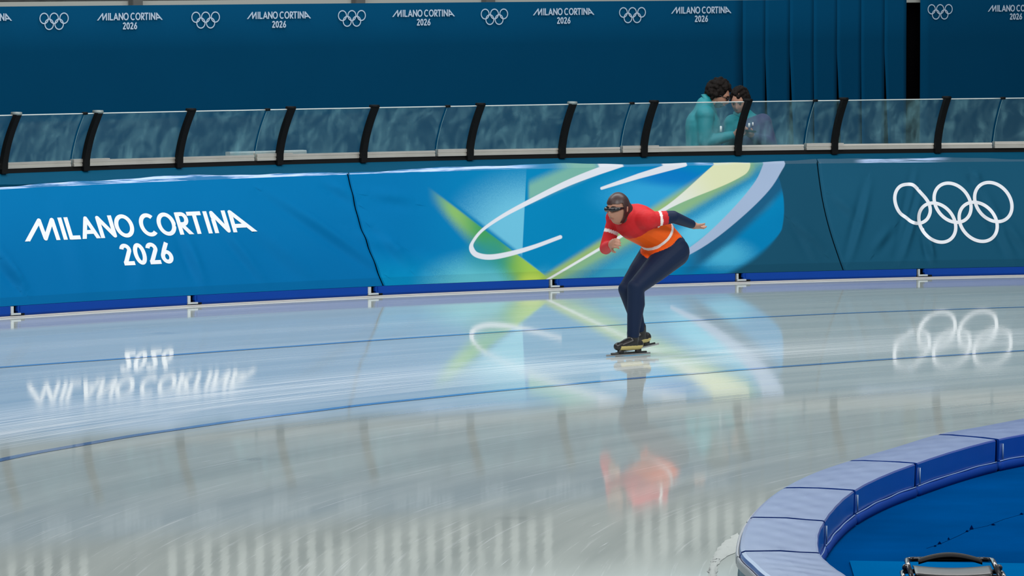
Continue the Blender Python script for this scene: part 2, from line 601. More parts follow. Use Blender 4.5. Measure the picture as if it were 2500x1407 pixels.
def ice_mat():
    m = bpy.data.materials.new('skating ice')
    m.use_nodes = True
    nt = m.node_tree
    N = nt.nodes.new
    L = nt.links.new
    b = nt.nodes['Principled BSDF']
    tc = N('ShaderNodeTexCoord')
    sp = N('ShaderNodeSeparateXYZ')
    L(tc.outputs['Object'], sp.inputs[0])

    def math_(op, a, c=None, d=None):
        n = N('ShaderNodeMath')
        n.operation = op
        for i, x in enumerate((a, c, d)):
            if x is None:
                continue
            if isinstance(x, (int, float)):
                n.inputs[i].default_value = x
            else:
                L(x, n.inputs[i])
        return n.outputs[0]

    r = math_('SQRT', math_('ADD', math_('MULTIPLY', sp.outputs[0], sp.outputs[0]), math_('MULTIPLY', sp.outputs[1], sp.outputs[1])))
    ph = math_('ARCTAN2', sp.outputs[1], sp.outputs[0])

    def polar(fr, fp, skew=0.0):
        c = N('ShaderNodeCombineXYZ')
        L(math_('ADD', math_('MULTIPLY', r, fr), math_('MULTIPLY', ph, skew)), c.inputs[0])
        L(math_('MULTIPLY', ph, fp), c.inputs[1])
        return c.outputs[0]

    def noise_(vec, scale, det=3, rough=.5):
        n = N('ShaderNodeTexNoise')
        n.inputs['Scale'].default_value = scale
        n.inputs['Detail'].default_value = det
        n.inputs['Roughness'].default_value = rough
        L(vec, n.inputs['Vector'])
        return n.outputs['Fac']

    def rng_(x, a, c, lo=0., hi=1.):
        n = N('ShaderNodeMapRange')
        n.interpolation_type = 'SMOOTHSTEP'
        L(x, n.inputs[0])
        for i, v in enumerate((a, c, lo, hi)):
            n.inputs[i + 1].default_value = v
        return n.outputs[0]

    # blade scratches: long thin arcs round the bend, densest on the racing line
    s1 = rng_(noise_(polar(34, 9, 10), 1.0, 4, .65), .56, .80)
    s2 = rng_(noise_(polar(80, 16, -30), 1.0, 3, .6), .68, .80)
    dense = noise_(polar(50, 5, 30), 1.0, 5, .75)
    band = math_('MULTIPLY', math_('MULTIPLY', rng_(r, 19.2, 19.8), rng_(r, 21.2, 20.4)), rng_(ph, 2.0, 2.6, .45, 1.))
    s3 = math_('MULTIPLY', rng_(dense, .43, .66), band)
    broad = noise_(polar(3.0, 2.4), 1.0, 4, .55)
    cloud = rng_(broad, .3, .7)
    scr = math_('MINIMUM', math_('ADD', math_('ADD', math_('MULTIPLY', s1, .28), math_('MULTIPLY', s2, .7)), math_('MULTIPLY', s3, .75)), 1.0)
    c1 = N('ShaderNodeMix')
    c1.data_type = 'RGBA'
    L(cloud, c1.inputs[0])
    c1.inputs[6].default_value = (0.42, 0.485, 0.475, 1)
    c1.inputs[7].default_value = (0.515, 0.58, 0.56, 1)
    c2 = N('ShaderNodeMix')
    c2.data_type = 'RGBA'
    L(scr, c2.inputs[0])
    L(c1.outputs[2], c2.inputs[6])
    c2.inputs[7].default_value = (0.95, 0.98, 1.0, 1)
    # small dull patches in the surface
    sc = N('ShaderNodeMapping')
    sc.inputs['Scale'].default_value = (1, 1, 1)
    L(tc.outputs['Object'], sc.inputs[0])
    vo = N('ShaderNodeTexVoronoi')
    vo.inputs['Scale'].default_value = .62
    L(sc.outputs[0], vo.inputs['Vector'])
    spot = rng_(vo.outputs['Distance'], .10, .0, 0., .35)
    c3 = N('ShaderNodeMix')
    c3.data_type = 'RGBA'
    L(spot, c3.inputs[0])
    L(c2.outputs[2], c3.inputs[6])
    c3.inputs[7].default_value = (0.22, 0.26, 0.28, 1)
    L(c3.outputs[2], b.inputs['Base Color'])
    L(math_('ADD', math_('MULTIPLY', scr, .12), math_('ADD', .040, math_('MULTIPLY', cloud, .012))), b.inputs['Roughness'])
    b.inputs['IOR'].default_value = 1.31
    bp = N('ShaderNodeBump')
    bp.inputs['Strength'].default_value = 1.0
    bp.inputs['Distance'].default_value = 0.00012
    hgt = math_('ADD', math_('MULTIPLY', noise_(polar(22, 7, 8), 1.0, 3, .6), 1.0), math_('MULTIPLY', noise_(polar(7, 4), 1.0, 2), 1.6))
    L(hgt, bp.inputs['Height'])
    L(bp.outputs['Normal'], b.inputs['Normal'])
    # scraped powder lies matt on the gloss
    df = N('ShaderNodeBsdfDiffuse')
    df.inputs[0].default_value = (0.66, 0.71, 0.74, 1)
    mxs = N('ShaderNodeMixShader')
    L(math_('MULTIPLY', scr, .5), mxs.inputs[0])
    L(b.outputs[0], mxs.inputs[1])
    L(df.outputs[0], mxs.inputs[2])
    L(mxs.outputs[0], nt.nodes['Material Output'].inputs[0])
    return m


M['ice'] = ice_mat()
M['line_blue'] = mat('blue lane line under ice', (0.13, 0.24, 0.46), 0.04)
M['line_blue'].node_tree.nodes['Principled BSDF'].inputs['IOR'].default_value = 1.31
M['frost'] = mat('scraped snow', (0.42, 0.46, 0.45), 0.9, bump=.8, bscale=25)

# ------------------------------------------------------------------ ice, lane lines
n = 96
v = [(0, 0, 0)]
f = []
radii = [6, 12, 18, 24, 30, 45, 75]
for rr in radii:
    for k in range(n):
        v.append((rr * math.cos(2 * math.pi * k / n), rr * math.sin(2 * math.pi * k / n), 0))
for k in range(n):
    f.append((0, 1 + k, 1 + (k + 1) % n))
for i in range(len(radii) - 1):
    for k in range(n):
        a, b = 1 + i * n, 1 + (i + 1) * n
        f.append((a + k, b + k, b + (k + 1) % n, a + (k + 1) % n))
ice = mesh_obj('floor', v, f, M['ice'], smooth=False)
ice.location = (CX, CY, 0)
struct(ice, 'pale blue-grey skating ice of the outer lanes with scratches and mirror-like reflections')


def fit_line(px):
    px = np.array(px, float)
    x, y = at_z(px[:, 0], px[:, 1])
    a, r = to_pol(x, y)
    return fit(a, r, 3), a.min(), a.max()


for px in ([(0, 899), (300, 875), (500, 860), (750, 842.5), (1145, 817.5), (1285, 810), (1750, 777.5), (2500, 751)],
           [(0, 1124), (200, 1085), (450, 1049), (750, 1005), (1000, 975), (1250, 954), (1500, 927), (1850, 902), (2175, 877), (2500, 857)]):
    fn, lo, hi = fit_line(px)
    ph = np.linspace(lo - .75, hi + .9, 320)
    w = 0.042
    v = []
    f = []
    for i, a in enumerate(ph):
        r = float(fn(min(max(a, lo - .02), hi + .02))) + .006 * math.sin(a * 90)
        for q in (-w, w):
            v.append((CX + (r + q) * math.cos(a), CY + (r + q) * math.sin(a), .002))
        if i:
            f.append((2 * i - 2, 2 * i - 1, 2 * i + 1, 2 * i))
    o = mesh_obj('lane_line', v, f, M['line_blue'], ice)
    o['label'] = 'thin blue lane line'

# ------------------------------------------------------------------ barrier: core wall, kerb, foot pads, brackets
PH_L = float(invert(lambda a, z: pol(a, Rb(a), z), -420, 800, PA, 0.0)[0])
PH_R = float(invert(lambda a, z: pol(a, Rb(a), z), 2900, 668, PA, 0.0)[0])


def loft(profile, phis, closed=True):
    """profile(phi) -> list of (r, z); swept round the bend"""
    v = []
    f = []
    np_ = len(profile(phis[0]))
    for a in phis:
        for (r, z) in profile(a):
            v.append((CX + float(r) * math.cos(a), CY + float(r) * math.sin(a), float(z)))
    m = np_ if closed else np_ - 1
    for i in range(len(phis) - 1):
        for k in range(m):
            f.append((i * np_ + k, (i + 1) * np_ + k, (i + 1) * np_ + (k + 1) % np_, i * np_ + (k + 1) % np_))
    if closed:
        f.append(tuple(range(np_)))
        f.append(tuple((len(phis) - 1) * np_ + k for k in range(np_))[::-1])
    return v, f


phis = list(np.linspace(PH_L, PH_R, 160))
v, f = loft(lambda a: [(Rb(a) + .07, 0.0), (Rb(a) + .07, .1), (Rb(a) + LEAN(a) + .10, ZT(a) - .05), (Rb(a) + LEAN(a) + .145, ZC(a) - .01),
                       (Rb(a) + LEAN(a) + .155, gbase(a) + .018), (Rb(a) + LEAN(a) + .30, gbase(a) + .018), (Rb(a) + LEAN(a) + .36, 0)], phis)
core = struct(mesh_obj('wall_outer', v, f, M['black'], smooth=False), 'black barrier frame carrying the padding and the clear panels')

v, f = loft(lambda a: [(Rb(a) - .012, 0.001), (Rb(a) - .012, .012), (Rb(a) + .03, .012), (Rb(a) + .03, 0.001)], phis)
kerb = mesh_obj('trim_1', v, f, M['kerb'], smooth=False)
struct(kerb, 'thin white kerb where the padding meets the ice')

br_px = [-380, 30, 462, 903, 1345, 1800, 2243, 2680]
br_phi = [float(invert(lambda a, z: pol(a, Rb(a), z), p, 750 - p * .03, PA, 0.05)[0]) for p in br_px]
places = ['beyond the left edge of the lettered cover', 'below the lettered cover at its left, under the word MILANO',
          'below the right half of the lettered cover', 'under the artwork, left of the skater',
          'directly behind the skater\'s legs', 'below the plain slate end of the artwork',
          'below the rings at the right edge']
for i in range(len(br_phi) - 1):
    a0, a1 = br_phi[i] - .0022, br_phi[i + 1] + .0009
    v, f = loft(lambda a: [(Rb(a) + .004, .014), (Rb(a) - .004, .03), (Rb(a) - .004, Z0(a) - .002), (Rb(a) + .03, Z0(a) - .002), (Rb(a) + .03, .014)],
                list(np.linspace(a0, a1, 30)))
    o = mesh_obj('foot_pad', v, f, M['base_blue'], smooth=False)
    tag(o, 'blue foam foot pad ' + places[i], 'pad', 'blue foot pads under the barrier covers')
lab = ['at the left edge of the photo', 'below the digits 2026 of the lettered cover', 'by the seam between lettered and artwork covers',
       'left of the skater under the artwork cover', 'right of the skater under the artwork cover', 'below the leftmost of the white rings']
for i in range(1, 7):
    a = br_phi[i]
    r = float(Rb(a)) - .012
    e = empty('foot_bracket', (CX + r * math.cos(a), CY + r * math.sin(a), 0.03))
    tag(e, 'white L-shaped foot bracket ' + lab[i - 1], 'bracket', 'white brackets along the barrier foot')
    w1 = .0009 if i in (1, 2, 3) else .0003

    def blk(a0, a1, z0, z1, mm, nm, rr=0.0):
        v, f = loft(lambda q: [(Rb(q) - .012 - rr, z0), (Rb(q) - .012 - rr, z1), (Rb(q) + .02, z1), (Rb(q) + .02, z0)], [a0, (a0 + a1) / 2, a1])
        return mesh_obj(nm, v, f, mm, e, smooth=False)
    zt = float(Z0(a))
    blk(a + w1, a - .0002, .018, zt - .004, M['bracket'], 'upright')
    blk(a + w1, a - .0030, .020, .034, M['bracket'], 'foot', .004)
    blk(a - .0018, a - .0020, .05, zt - .004, M['base_blue'], 'strap')
    blk(a - .0028, a - .0030, .05, zt - .004, M['base_blue'], 'strap')
    blk(a - .0031, a - .0046, .014, .030, M['black'], 'rubber_wedge')

# ------------------------------------------------------------------ printed covers
def S(c):
    return np.array(lin(c))


def smooth(x, a, b):
    t = np.clip((x - a) / (b - a), 0, 1)
    return t * t * (3 - 2 * t)


def seg_dist(px, py, pts):
    best = np.full_like(px, 1e9)
    tt = np.zeros_like(px)
    n_ = len(pts) - 1
    for i in range(n_):
        (ax, ay), (bx_, by_) = pts[i], pts[i + 1]
        ex, ey = bx_ - ax, by_ - ay
        t = np.clip(((px - ax) * ex + (py - ay) * ey) / (ex * ex + ey * ey), 0, 1)
        d = np.hypot(px - ax - t * ex, py - ay - t * ey)
        m_ = d < best
        best = np.where(m_, d, best)
        tt = np.where(m_, (i + t) / n_, tt)
    return best, tt


def side_of(px, py, a, b):
    """signed distance to line a->b (positive below/right of a left-to-right line)"""
    ex, ey = b[0] - a[0], b[1] - a[1]
    L = math.hypot(ex, ey)
    return (ex * (py - a[1]) - ey * (px - a[0])) / L


def catmull(pts, n_=8, closed=False):
    pts = [np.array(p, float) for p in pts]
    out = []
    N_ = len(pts)
    for i in range(N_ if closed else N_ - 1):
        p0 = pts[(i - 1) % N_] if (closed or i > 0) else 2 * pts[0] - pts[1]
        p1 = pts[i]
        p2 = pts[(i + 1) % N_]
        p3 = pts[(i + 2) % N_] if (closed or i < N_ - 2) else 2 * pts[-1] - pts[-2]
        for k in range(n_):
            t = k / n_
            out.append(.5 * (2 * p1 + (p2 - p0) * t + (2 * p0 - 5 * p1 + 4 * p2 - p3) * t * t + (3 * p1 - p0 - 3 * p2 + p3) * t ** 3))
    if not closed:
        out.append(pts[-1])
    return out


def art(px, py):
    """printed artwork of the middle cover (colours of the print itself)"""
    nz = rng.random(px.shape)
    base = S((0, 110, 168))[None, :] * np.ones((len(px), 1))

    def mix(c, w):
        nonlocal base
        w = np.clip(w, 0, 1)[:, None]
        base = base * (1 - w) + (S(c) if not isinstance(c, np.ndarray) else c)[None, :] * w

    def grain(w, k=.35):
        return np.clip(w + (nz - .5) * k * (w > .02) * (w < .98) * 4 * w * (1 - w), 0, 1)
    # general lightening towards the middle
    mix((0, 127, 180), smooth(px, 950, 1300))
    mix((0, 142, 190), smooth(py, 600, 690) * smooth(px, 1500, 950) * .6)
    # light blue haze around the left wedge
    upper = side_of(px, py, (1060, 465), (1325, 668))          # >0 under the green edge
    w = smooth(upper, 0, -12) * smooth(px, 1285.5 - (py - 440) * .05, 1283 - (py - 440) * .05) * grain(smooth(np.hypot((px - 1290) / 1.1, (py - 560) / .8), 210, 60))
    mix((108, 188, 216), w * .9)
    # bottom teal glow
    w = smooth(np.hypot((px - 1190) / 1.9, (py - 700)), 105, 25) * smooth(px, 1500, 1290)
    mix((96, 186, 200), grain(w) * .95)
    # green ray
    t = np.clip((px - 1060) / 270, 0, 1)
    edge = smooth(upper, -1.5, 2.5 + 4 * (1 - t))
    fall = smooth(upper, 40 + 75 * t, 8 + 30 * t)
    g = edge * grain(fall) * smooth(px, 1040, 1110) * smooth(px, 1345, 1322)
    col = S((128, 178, 104))[None, :] * (1 - smooth(px, 1110, 1180))[:, None] + S((64, 152, 92))[None, :] * smooth(px, 1110, 1180)[:, None]
    s2_ = smooth(px, 1215, 1300)[:, None]
    col = col * (1 - s2_) + S((150, 190, 78))[None, :] * s2_
    gw = np.clip(g, 0, 1)[:, None]
    base = base * (1 - gw) + col * gw
    # green shade inside the loop
    mix((40, 140, 150), grain(smooth(np.hypot((px - 1190) / 1.3, py - 625), 60, 15)) * edge * .6)
    mix((190, 214, 90), smooth(np.hypot((px - 1300) / 1.2, (py - 690) / .8), 42, 8) * .8)
    # saturated blue lozenge
    l1 = side_of(px, py, (1335, 676), (1560, 520))               # <0 above the white ray
    w = smooth(px, 1283 - (py - 440) * .05, 1286 - (py - 440) * .05) * smooth(upper, 0, -3) * smooth(l1, -8, -40)
    mix((0, 126, 178), w * smooth(px, 1620, 1430))
    # cyan glow right of the lozenge
    mix((50, 160, 212), grain(smooth(np.hypot((px - 1590) / 1.9, (py - 480) / .8), 95, 20)) * .8)
    mix((0, 112, 190), smooth(np.hypot((px - 1640) / 1.6, (py - 432) / .4), 80, 20) * .8)
    # sage patch above the loop
    mix((122, 178, 156), grain(smooth(seg_dist(px, py, [(1290, 470), (1440, 405)])[0], 34, 8)) * .85 * smooth(px, 1286, 1296))
    # glow of the long ray
    d, tt = seg_dist(px, py, [(1335, 684), (1535, 566), (1640, 500), (1800, 400)])
    ly = side_of(px, py, (1335, 684), (1800, 400))
    mix((158, 186, 84), grain(smooth(d, 22 + 30 * tt, 8 + 16 * tt)) * .8 * smooth(ly, -28, -4) + 0)
    mix((122, 172, 138), grain(smooth(ly, 62, 8)) * smooth(ly, -3, 3) * smooth(px, 1330, 1400) * smooth(px, 1950, 1880) * .8)
    # cyan bands under the ray
    mix((98, 190, 222), grain(smooth(np.abs(ly - 92), 48, 12)) * smooth(px, 1560, 1700) * smooth(px, 1900, 1850))
    mix((60, 160, 190), grain(smooth(np.abs(ly - 80), 50, 12)) * smooth(px, 1390, 1480) * smooth(px, 1640, 1560) * .8)
    # blue body right of the ray
    mix((0, 122, 176), smooth(ly, 118, 175))
    mix((72, 172, 208), grain(smooth(np.hypot((px - 1770) / 1.5, (py - 622) / .8), 66, 12)) * .9)
    # plain slate end of the cover, edge bowed to the right
    xe = 1914 - ((py - 510) / 100.) ** 2 * 22 - np.clip(py - 560, 0, 200) ** 1.35 * .16
    arc = catmull([(1892, 396), (1862, 452), (1800, 520), (1722, 588), (1640, 640)], 6)
    da, ta = seg_dist(px, py, arc)
    sa = np.zeros_like(px)
    # darker slate band along the lower side of the arc
    band, tb = seg_dist(px, py, [(1905, 440), (1850, 500), (1770, 575), (1670, 650)])
    mix((26, 90, 128), grain(smooth(band, 34, 10)) * smooth(px, 1650, 1720))
    mix((23, 77, 103), smooth(px, xe - 1.5 - 8 * smooth(py, 560, 650), xe + 2 + 25 * smooth(py, 560, 650)))
    # the strokes
    wr = 2.5 + 3.5 * tt + 26 * smooth(tt, .62, 1.0)
    core_ = smooth(d, wr + 1.2, wr - 1.2)
    cream = S((216, 222, 226))[None, :] * (1 - smooth(tt, .6, .9))[:, None] + S((212, 218, 180))[None, :] * smooth(tt, .6, .9)[:, None]
    cw = core_[:, None]
    base = base * (1 - cw) + cream * cw
    wa = 4 + 21 * (1 - ta) ** .9
    mix((158, 178, 208), smooth(da, wa + 1.2, wa - 1.2))
    loop = catmull([(1520, 398), (1450, 422), (1380, 450), (1300, 489), (1230, 526), (1180, 560), (1156, 588), (1151, 606), (1163, 622), (1195, 628), (1240, 621), (1300, 604), (1368, 579)], 8)
    dl, tl = seg_dist(px, py, loop)
    wl = 9 - 5.5 * smooth(tl, .02, .45) + 3.0 * smooth(tl, .5, .62) - 2.0 * smooth(tl, .75, 1)
    mix((212, 218, 228), smooth(dl, wl + 1, wl - 1))
    db, tb2 = seg_dist(px, py, [(1469, 460), (1560, 430), (1670, 398)])
    wb = 3.4 + 6 * tb2
    mix((212, 218, 228), smooth(db, wb + 1, wb - 1))
    return base


def plain(c1, c2):
    def fn(px, py):
        w = smooth(py, 420, 700)[:, None]
        return S(c1)[None, :] * (1 - w) + S(c2)[None, :] * w
    return fn


def seam(bot, top):
    (a0, v0) = invert(lambda a, v_: pad(a, v_), bot[0], bot[1], PA, 0.0)
    (a1, v1) = invert(lambda a, v_: pad(a, v_), top[0], top[1], PA, 1.0)
    return float(a0), float(a1)


sA = seam((938, 696), (853, 428))
sB = seam((2060, 656), (1998, 400))


def cover(name, sl, sr, colour, label, nu, nv=230, gain=1.0):
    """sl, sr: (angle at foot, angle at top) of the left and right edge"""
    vv = np.linspace(0, 1, nv)
    uu = np.linspace(0, 1, nu)
    U, V = np.meshgrid(uu, vv)
    # seams sag slightly: slack in the middle
    l = sl[0] + (sl[1] - sl[0]) * V + .0018 * np.sin(math.pi * V)
    r = sr[0] + (sr[1] - sr[0]) * V + .0018 * np.sin(math.pi * V)
    PHI = l + (r - l) * U
    edge = np.clip(np.minimum(U, 1 - U) * nu / 4, 0, 1)
    x, y, z = pad(PHI.ravel(), V.ravel())
    # edge of the cloth rolls back to the frame
    back = (1 - edge.ravel()) ** 2 * .02
    x = x + back * np.cos(PHI.ravel())
    y = y + back * np.sin(PHI.ravel())
    # rounded top going back flat, and a hem tucked under at the foot
    rows = []
    pr = PHI[-1]
    wob = .014 * np.sin(pr * 47 + 2) + .007 * np.sin(pr * 131 + 1) + .0025 * np.sin(pr * 411)
    for k in range(1, 9):
        t = k / 8 * math.pi / 2
        rr_ = Rb(pr) + LEAN(pr) + (.022 + wob * .6) * math.sin(t) + (.045 if k == 8 else 0)
        zz_ = ZT(pr) + (.026 + wob * .75) * (math.sin(t * 1.1)) - (.0 if k < 8 else .004)
        rows.append(pol(pr, rr_, zz_))
    px, py = proj(x, y, z)
    c = colour(px, py) * gain
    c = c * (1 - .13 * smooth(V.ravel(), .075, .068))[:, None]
    ctop = c.reshape(nv, nu, 3)[-1]
    X = np.concatenate([x] + [q[0] for q in rows])
    Y = np.concatenate([y] + [q[1] for q in rows])
    Z = np.concatenate([z] + [q[2] + 0 * pr for q in rows])
    C = np.concatenate([c] + [ctop] * len(rows))
    nr = nv + len(rows)
    pa, _ = proj(X, Y, Z)
    PXA = smooth(pa, 1330, 1230) + smooth(pa, 1690, 1710) * smooth(pa, 1840, 1820) * .6 + smooth(pa, 2080, 2120) * smooth(pa, 2330, 2260) * .8  # stretches of the top edge that carry the painted highlight
    idx = np.arange(nr * nu).reshape(nr, nu)
    quads = np.stack([idx[:-1, :-1], idx[:-1, 1:], idx[1:, 1:], idx[1:, :-1]], -1).reshape(-1, 4)
    me = bpy.data.meshes.new(name)
    me.vertices.add(len(X))
    me.vertices.foreach_set('co', np.stack([X, Y, Z], -1).ravel().astype(np.float32))
    me.loops.add(quads.size)
    me.loops.foreach_set('vertex_index', quads.ravel().astype(np.int32))
    me.polygons.add(len(quads))
    me.polygons.foreach_set('loop_start', np.arange(0, quads.size, 4, dtype=np.int32))
    me.polygons.foreach_set('loop_total', np.full(len(quads), 4, dtype=np.int32))
    me.polygons.foreach_set('use_smooth', np.ones(len(quads), dtype=bool))
    me.update(calc_edges=True)
    at = me.color_attributes.new('print', 'FLOAT_COLOR', 'POINT')
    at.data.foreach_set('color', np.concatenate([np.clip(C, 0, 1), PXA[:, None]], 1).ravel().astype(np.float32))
    me.materials.append(M['print'])
    me.materials.append(M['lip_highlight'])
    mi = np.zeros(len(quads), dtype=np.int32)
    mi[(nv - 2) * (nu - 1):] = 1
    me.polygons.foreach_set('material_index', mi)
    # an Empty at the foot carries cloth and print
    mid = (sl[0] + sr[0]) / 2
    e = empty(name, (CX + float(Rb(mid)) * math.cos(mid), CY + float(Rb(mid)) * math.sin(mid), .1))
    o = bpy.data.objects.new('cover_cloth', me)
    COL.objects.link(o)
    o.parent = e
    o.matrix_parent_inverse = Matrix.Translation(-e.location)
    tag(e, label, 'banner')
    return e


gap = .00018
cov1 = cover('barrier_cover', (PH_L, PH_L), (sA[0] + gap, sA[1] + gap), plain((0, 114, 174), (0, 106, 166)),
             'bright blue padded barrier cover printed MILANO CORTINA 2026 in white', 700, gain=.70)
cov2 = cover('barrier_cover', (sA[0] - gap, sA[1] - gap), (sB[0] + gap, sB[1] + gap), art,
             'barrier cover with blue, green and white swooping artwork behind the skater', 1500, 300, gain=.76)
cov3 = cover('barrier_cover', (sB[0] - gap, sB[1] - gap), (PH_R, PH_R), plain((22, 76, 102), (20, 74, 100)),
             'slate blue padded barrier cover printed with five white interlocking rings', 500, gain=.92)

# thin dark slits where the covers meet (deep-set backing)
# ------------------------------------------------------------------ lettering as thin strokes
def arcpts(cx, cy, rx, ry, a0, a1, n_=22):
    return [(cx + rx * math.cos(math.radians(a0 + (a1 - a0) * i / n_)), cy + ry * math.sin(math.radians(a0 + (a1 - a0) * i / n_))) for i in range(n_ + 1)]


CH = 137.0
HW = 12.0                        # half stroke


def letters():
    T, B = HW, CH - HW
    L_ = []
    def s(*p):
        L_.append(list(p))
    s((-3, CH), (104, T)); s((104, T), (111, B)); s((111, B), (182, T)); s((183, T), (186, CH))
    s((231, 0), (231, CH))
    s((268, 0), (268, CH)); s((262, CH - 11), (324, CH - 11))
    s((346, CH), (387, T)); s((387, T), (432, CH)); s((362, 96), (416, 96))
    s((459, CH), (459, T)); s((459, T), (534, B)); s((534, B), (534, 0))
    L_.append(arcpts(607, CH / 2, 45, CH / 2 - HW + 3, 0, 360, 40))
    L_.append(arcpts(757, CH / 2, 44, CH / 2 - HW + 3, 48, 312, 30))
    L_.append(arcpts(865, CH / 2, 44, CH / 2 - HW + 3, 0, 360, 40))
    s((942, 0), (942, CH)); L_.append([(936, 11), (968, 11)] + arcpts(968, 42, 24, 31, -90, 90, 14) + [(936, 73)]); s((955, 73), (1000, CH))
    s((1003, 11), (1089, 11)); s((1047, 5), (1047, CH))
    s((1116, 0), (1116, CH))
    s((1155, CH), (1155, T)); s((1155, T), (1228, B)); s((1228, B), (1228, 0))
    s((1266, CH), (1268, T)); s((1268, T), (1384, CH)); s((1266, 98), (1340, 98))
    y0, y1 = 178., 309.
    def two(x0, x1):
        r = (x1 - x0) / 2 - 11
        cx = (x0 + x1) / 2
        L_.append(arcpts(cx, y0 + 11 + r * 1.15, r, r * 1.15, 190, 372, 18) + [(x0 + 13, y1 - 12)])
        L_.append([(x0 + 2, y1 - 11), (x1 + 1, y1 - 11)])
    two(537, 604)
    L_.append(arcpts(651, (y0 + y1) / 2, 25, (y1 - y0) / 2 - 11, 0, 360, 36))
    two(696, 764)
    L_.append(arcpts(810, y1 - 11 - 30, 24, 30, 0, 360, 30))
    L_.append([(828, y0 + 3), (804, y0 + 45), (788, y0 + 78)])
    return L_


def ribbon(pts, hw, closed=False, step=6.0):
    """list of (left, right) 2D points along a stroke"""
    P = [np.array(p, float) for p in pts]
    if closed and np.hypot(*(P[0] - P[-1])) < 1e-6:
        P = P[:-1]
    out = []
    if len(P) == 2:
        n_ = max(2, int(np.hypot(*(P[1] - P[0])) / step))
        P = [P[0] + (P[1] - P[0]) * i / n_ for i in range(n_ + 1)]
    N_ = len(P)
    for i in range(N_):
        a = P[i - 1] if (closed or i > 0) else P[0]
        b = P[(i + 1) % N_] if (closed or i < N_ - 1) else P[-1]
        d = (b - a) / max(1e-9, np.hypot(*(b - a)))
        nn = np.array([-d[1], d[0]])
        h = hw[i] if isinstance(hw, (list, tuple)) else hw
        out.append((P[i] - nn * h, P[i] + nn * h))
    if closed:
        out.append(out[0])
    for (i, y0) in ((0, P[0][1]), (N_ - 1, P[-1][1])):
        if not closed and any(abs(y0 - q) < .01 for q in (0, CH)):
            j = 1 if i == 0 else N_ - 2
            d = P[i] - P[j]
            if abs(d[1]) > 5 * .2 and N_ > 2 or abs(d[1]) > 5:
                out[i] = tuple(p + d * ((y0 - p[1]) / d[1]) for p in out[i])
    return out


def decal(name, strokes, hw, mapper, surf, mtl, parent, offset=.0025, closed=None, joints=()):
    """strokes (2D) -> mapper -> surface parameters -> thin raised print"""
    mb = MB()
    for si, st_ in enumerate(strokes):
        cl = np.hypot(st_[0][0] - st_[-1][0], st_[0][1] - st_[-1][1]) < 1e-3
        rib = ribbon(st_, hw, cl)
        n_ = len(rib)
        cols = 3
        P = np.array([[l + (r - l) * k / (cols - 1) for k in range(cols)] for (l, r) in rib]).reshape(-1, 2)
        a, b = mapper(P[:, 0], P[:, 1])
        x, y, z = surf(a, b, offset + .00012 * (si % 7))
        v_ = np.stack([x, y, z + 0 * x], -1)
        f_ = []
        for i in range(n_ - 1):
            for k in range(cols - 1):
                f_.append((i * cols + k, i * cols + k + 1, (i + 1) * cols + k + 1, (i + 1) * cols + k))
        mb.add(v_, f_)
    for (jx, jy) in joints:
        h_ = hw if not isinstance(hw, (list, tuple)) else hw[0]
        q = np.linspace(0, 2 * math.pi, 17)[:-1]
        a, b = mapper(np.concatenate([[jx], jx + h_ * np.cos(q)]), np.concatenate([[jy], jy + h_ * np.sin(q)]))
        x, y, z = surf(a, b, offset + .0009)
        mb.add(np.stack([x, y, z + 0 * x], -1), [(0, 1 + k, 1 + (k + 1) % 16) for k in range(16)])
    return mb.build(name, mtl, parent)


JOINTS = [(104, 12), (111, 125), (182.5, 12), (387, 12), (459, 12), (534, 125), (1155, 12), (1228, 125), (1267, 12)]


def map_big(x, y):
    xz = x + 129 + .30 * y
    yz = 395 - .0435 * xz + y
    px, py = xz / 2.5, yz / 2.5 + 380
    return invert(lambda a, v_: pad(a, v_), px, py, PA, 0.5)


LET = letters()
decal('lettering', LET, 12.2, map_big, pad, M['white_print'], cov1, joints=JOINTS)


def map_ring(x, y):
    return invert(lambda a, v_: pad(a, v_), x / 4.138 + 1900, y / 4.138 + 380, PA, 0.5)


rings = [catmull([(1176, 430), (1194, 355), (1240, 306), (1310, 291), (1368, 303), (1432, 370), (1492, 438), (1526, 500), (1534, 570),
                  (1508, 636), (1460, 675), (1400, 686), (1342, 668), (1290, 628), (1232, 584), (1192, 515)], 5, True)]
for (cx_, cy_, aw) in ((1760, 478, 180), (2171, 471, 182), (1605, 679, 180), (2018, 671, 186)):
    rings.append([(cx_ + aw * math.cos(q) + 50 * math.sin(q), cy_ + 198 * math.sin(q) - 6 * math.cos(q)) for q in np.linspace(0, 2 * math.pi, 73)[:-1]])
for i_, rg_ in enumerate(rings):
    rg_ = [tuple(p) for p in rg_]
    rg_.append(rg_[0])
    decal('ring', [rg_], 17.0, map_ring, pad, M['white_print'], cov3, .0025 + .0004 * i_)

# ------------------------------------------------------------------ teal cap band
v, f = loft(lambda a: [(Rb(a) + LEAN(a) + .055, ZT(a) - .01), (Rb(a) + LEAN(a) + .075, ZT(a) + .004), (Rb(a) + LEAN(a) + .11 + .004 * math.sin(a * 260), ZT(a) + (ZC(a) - ZT(a)) * .6),
                       (Rb(a) + LEAN(a) + .138, ZC(a) - .006), (Rb(a) + LEAN(a) + .145, ZC(a)), (Rb(a) + LEAN(a) + .155, ZC(a) - .004),
                       (Rb(a) + LEAN(a) + .13, ZC(a) - .04)], list(np.linspace(PH_L, PH_R, 240)))
o = mesh_obj('top_band', v, f, M['teal_cap'])
tag(o, 'long teal cloth band running along the barrier top, between covers and clear panels', 'cloth band')

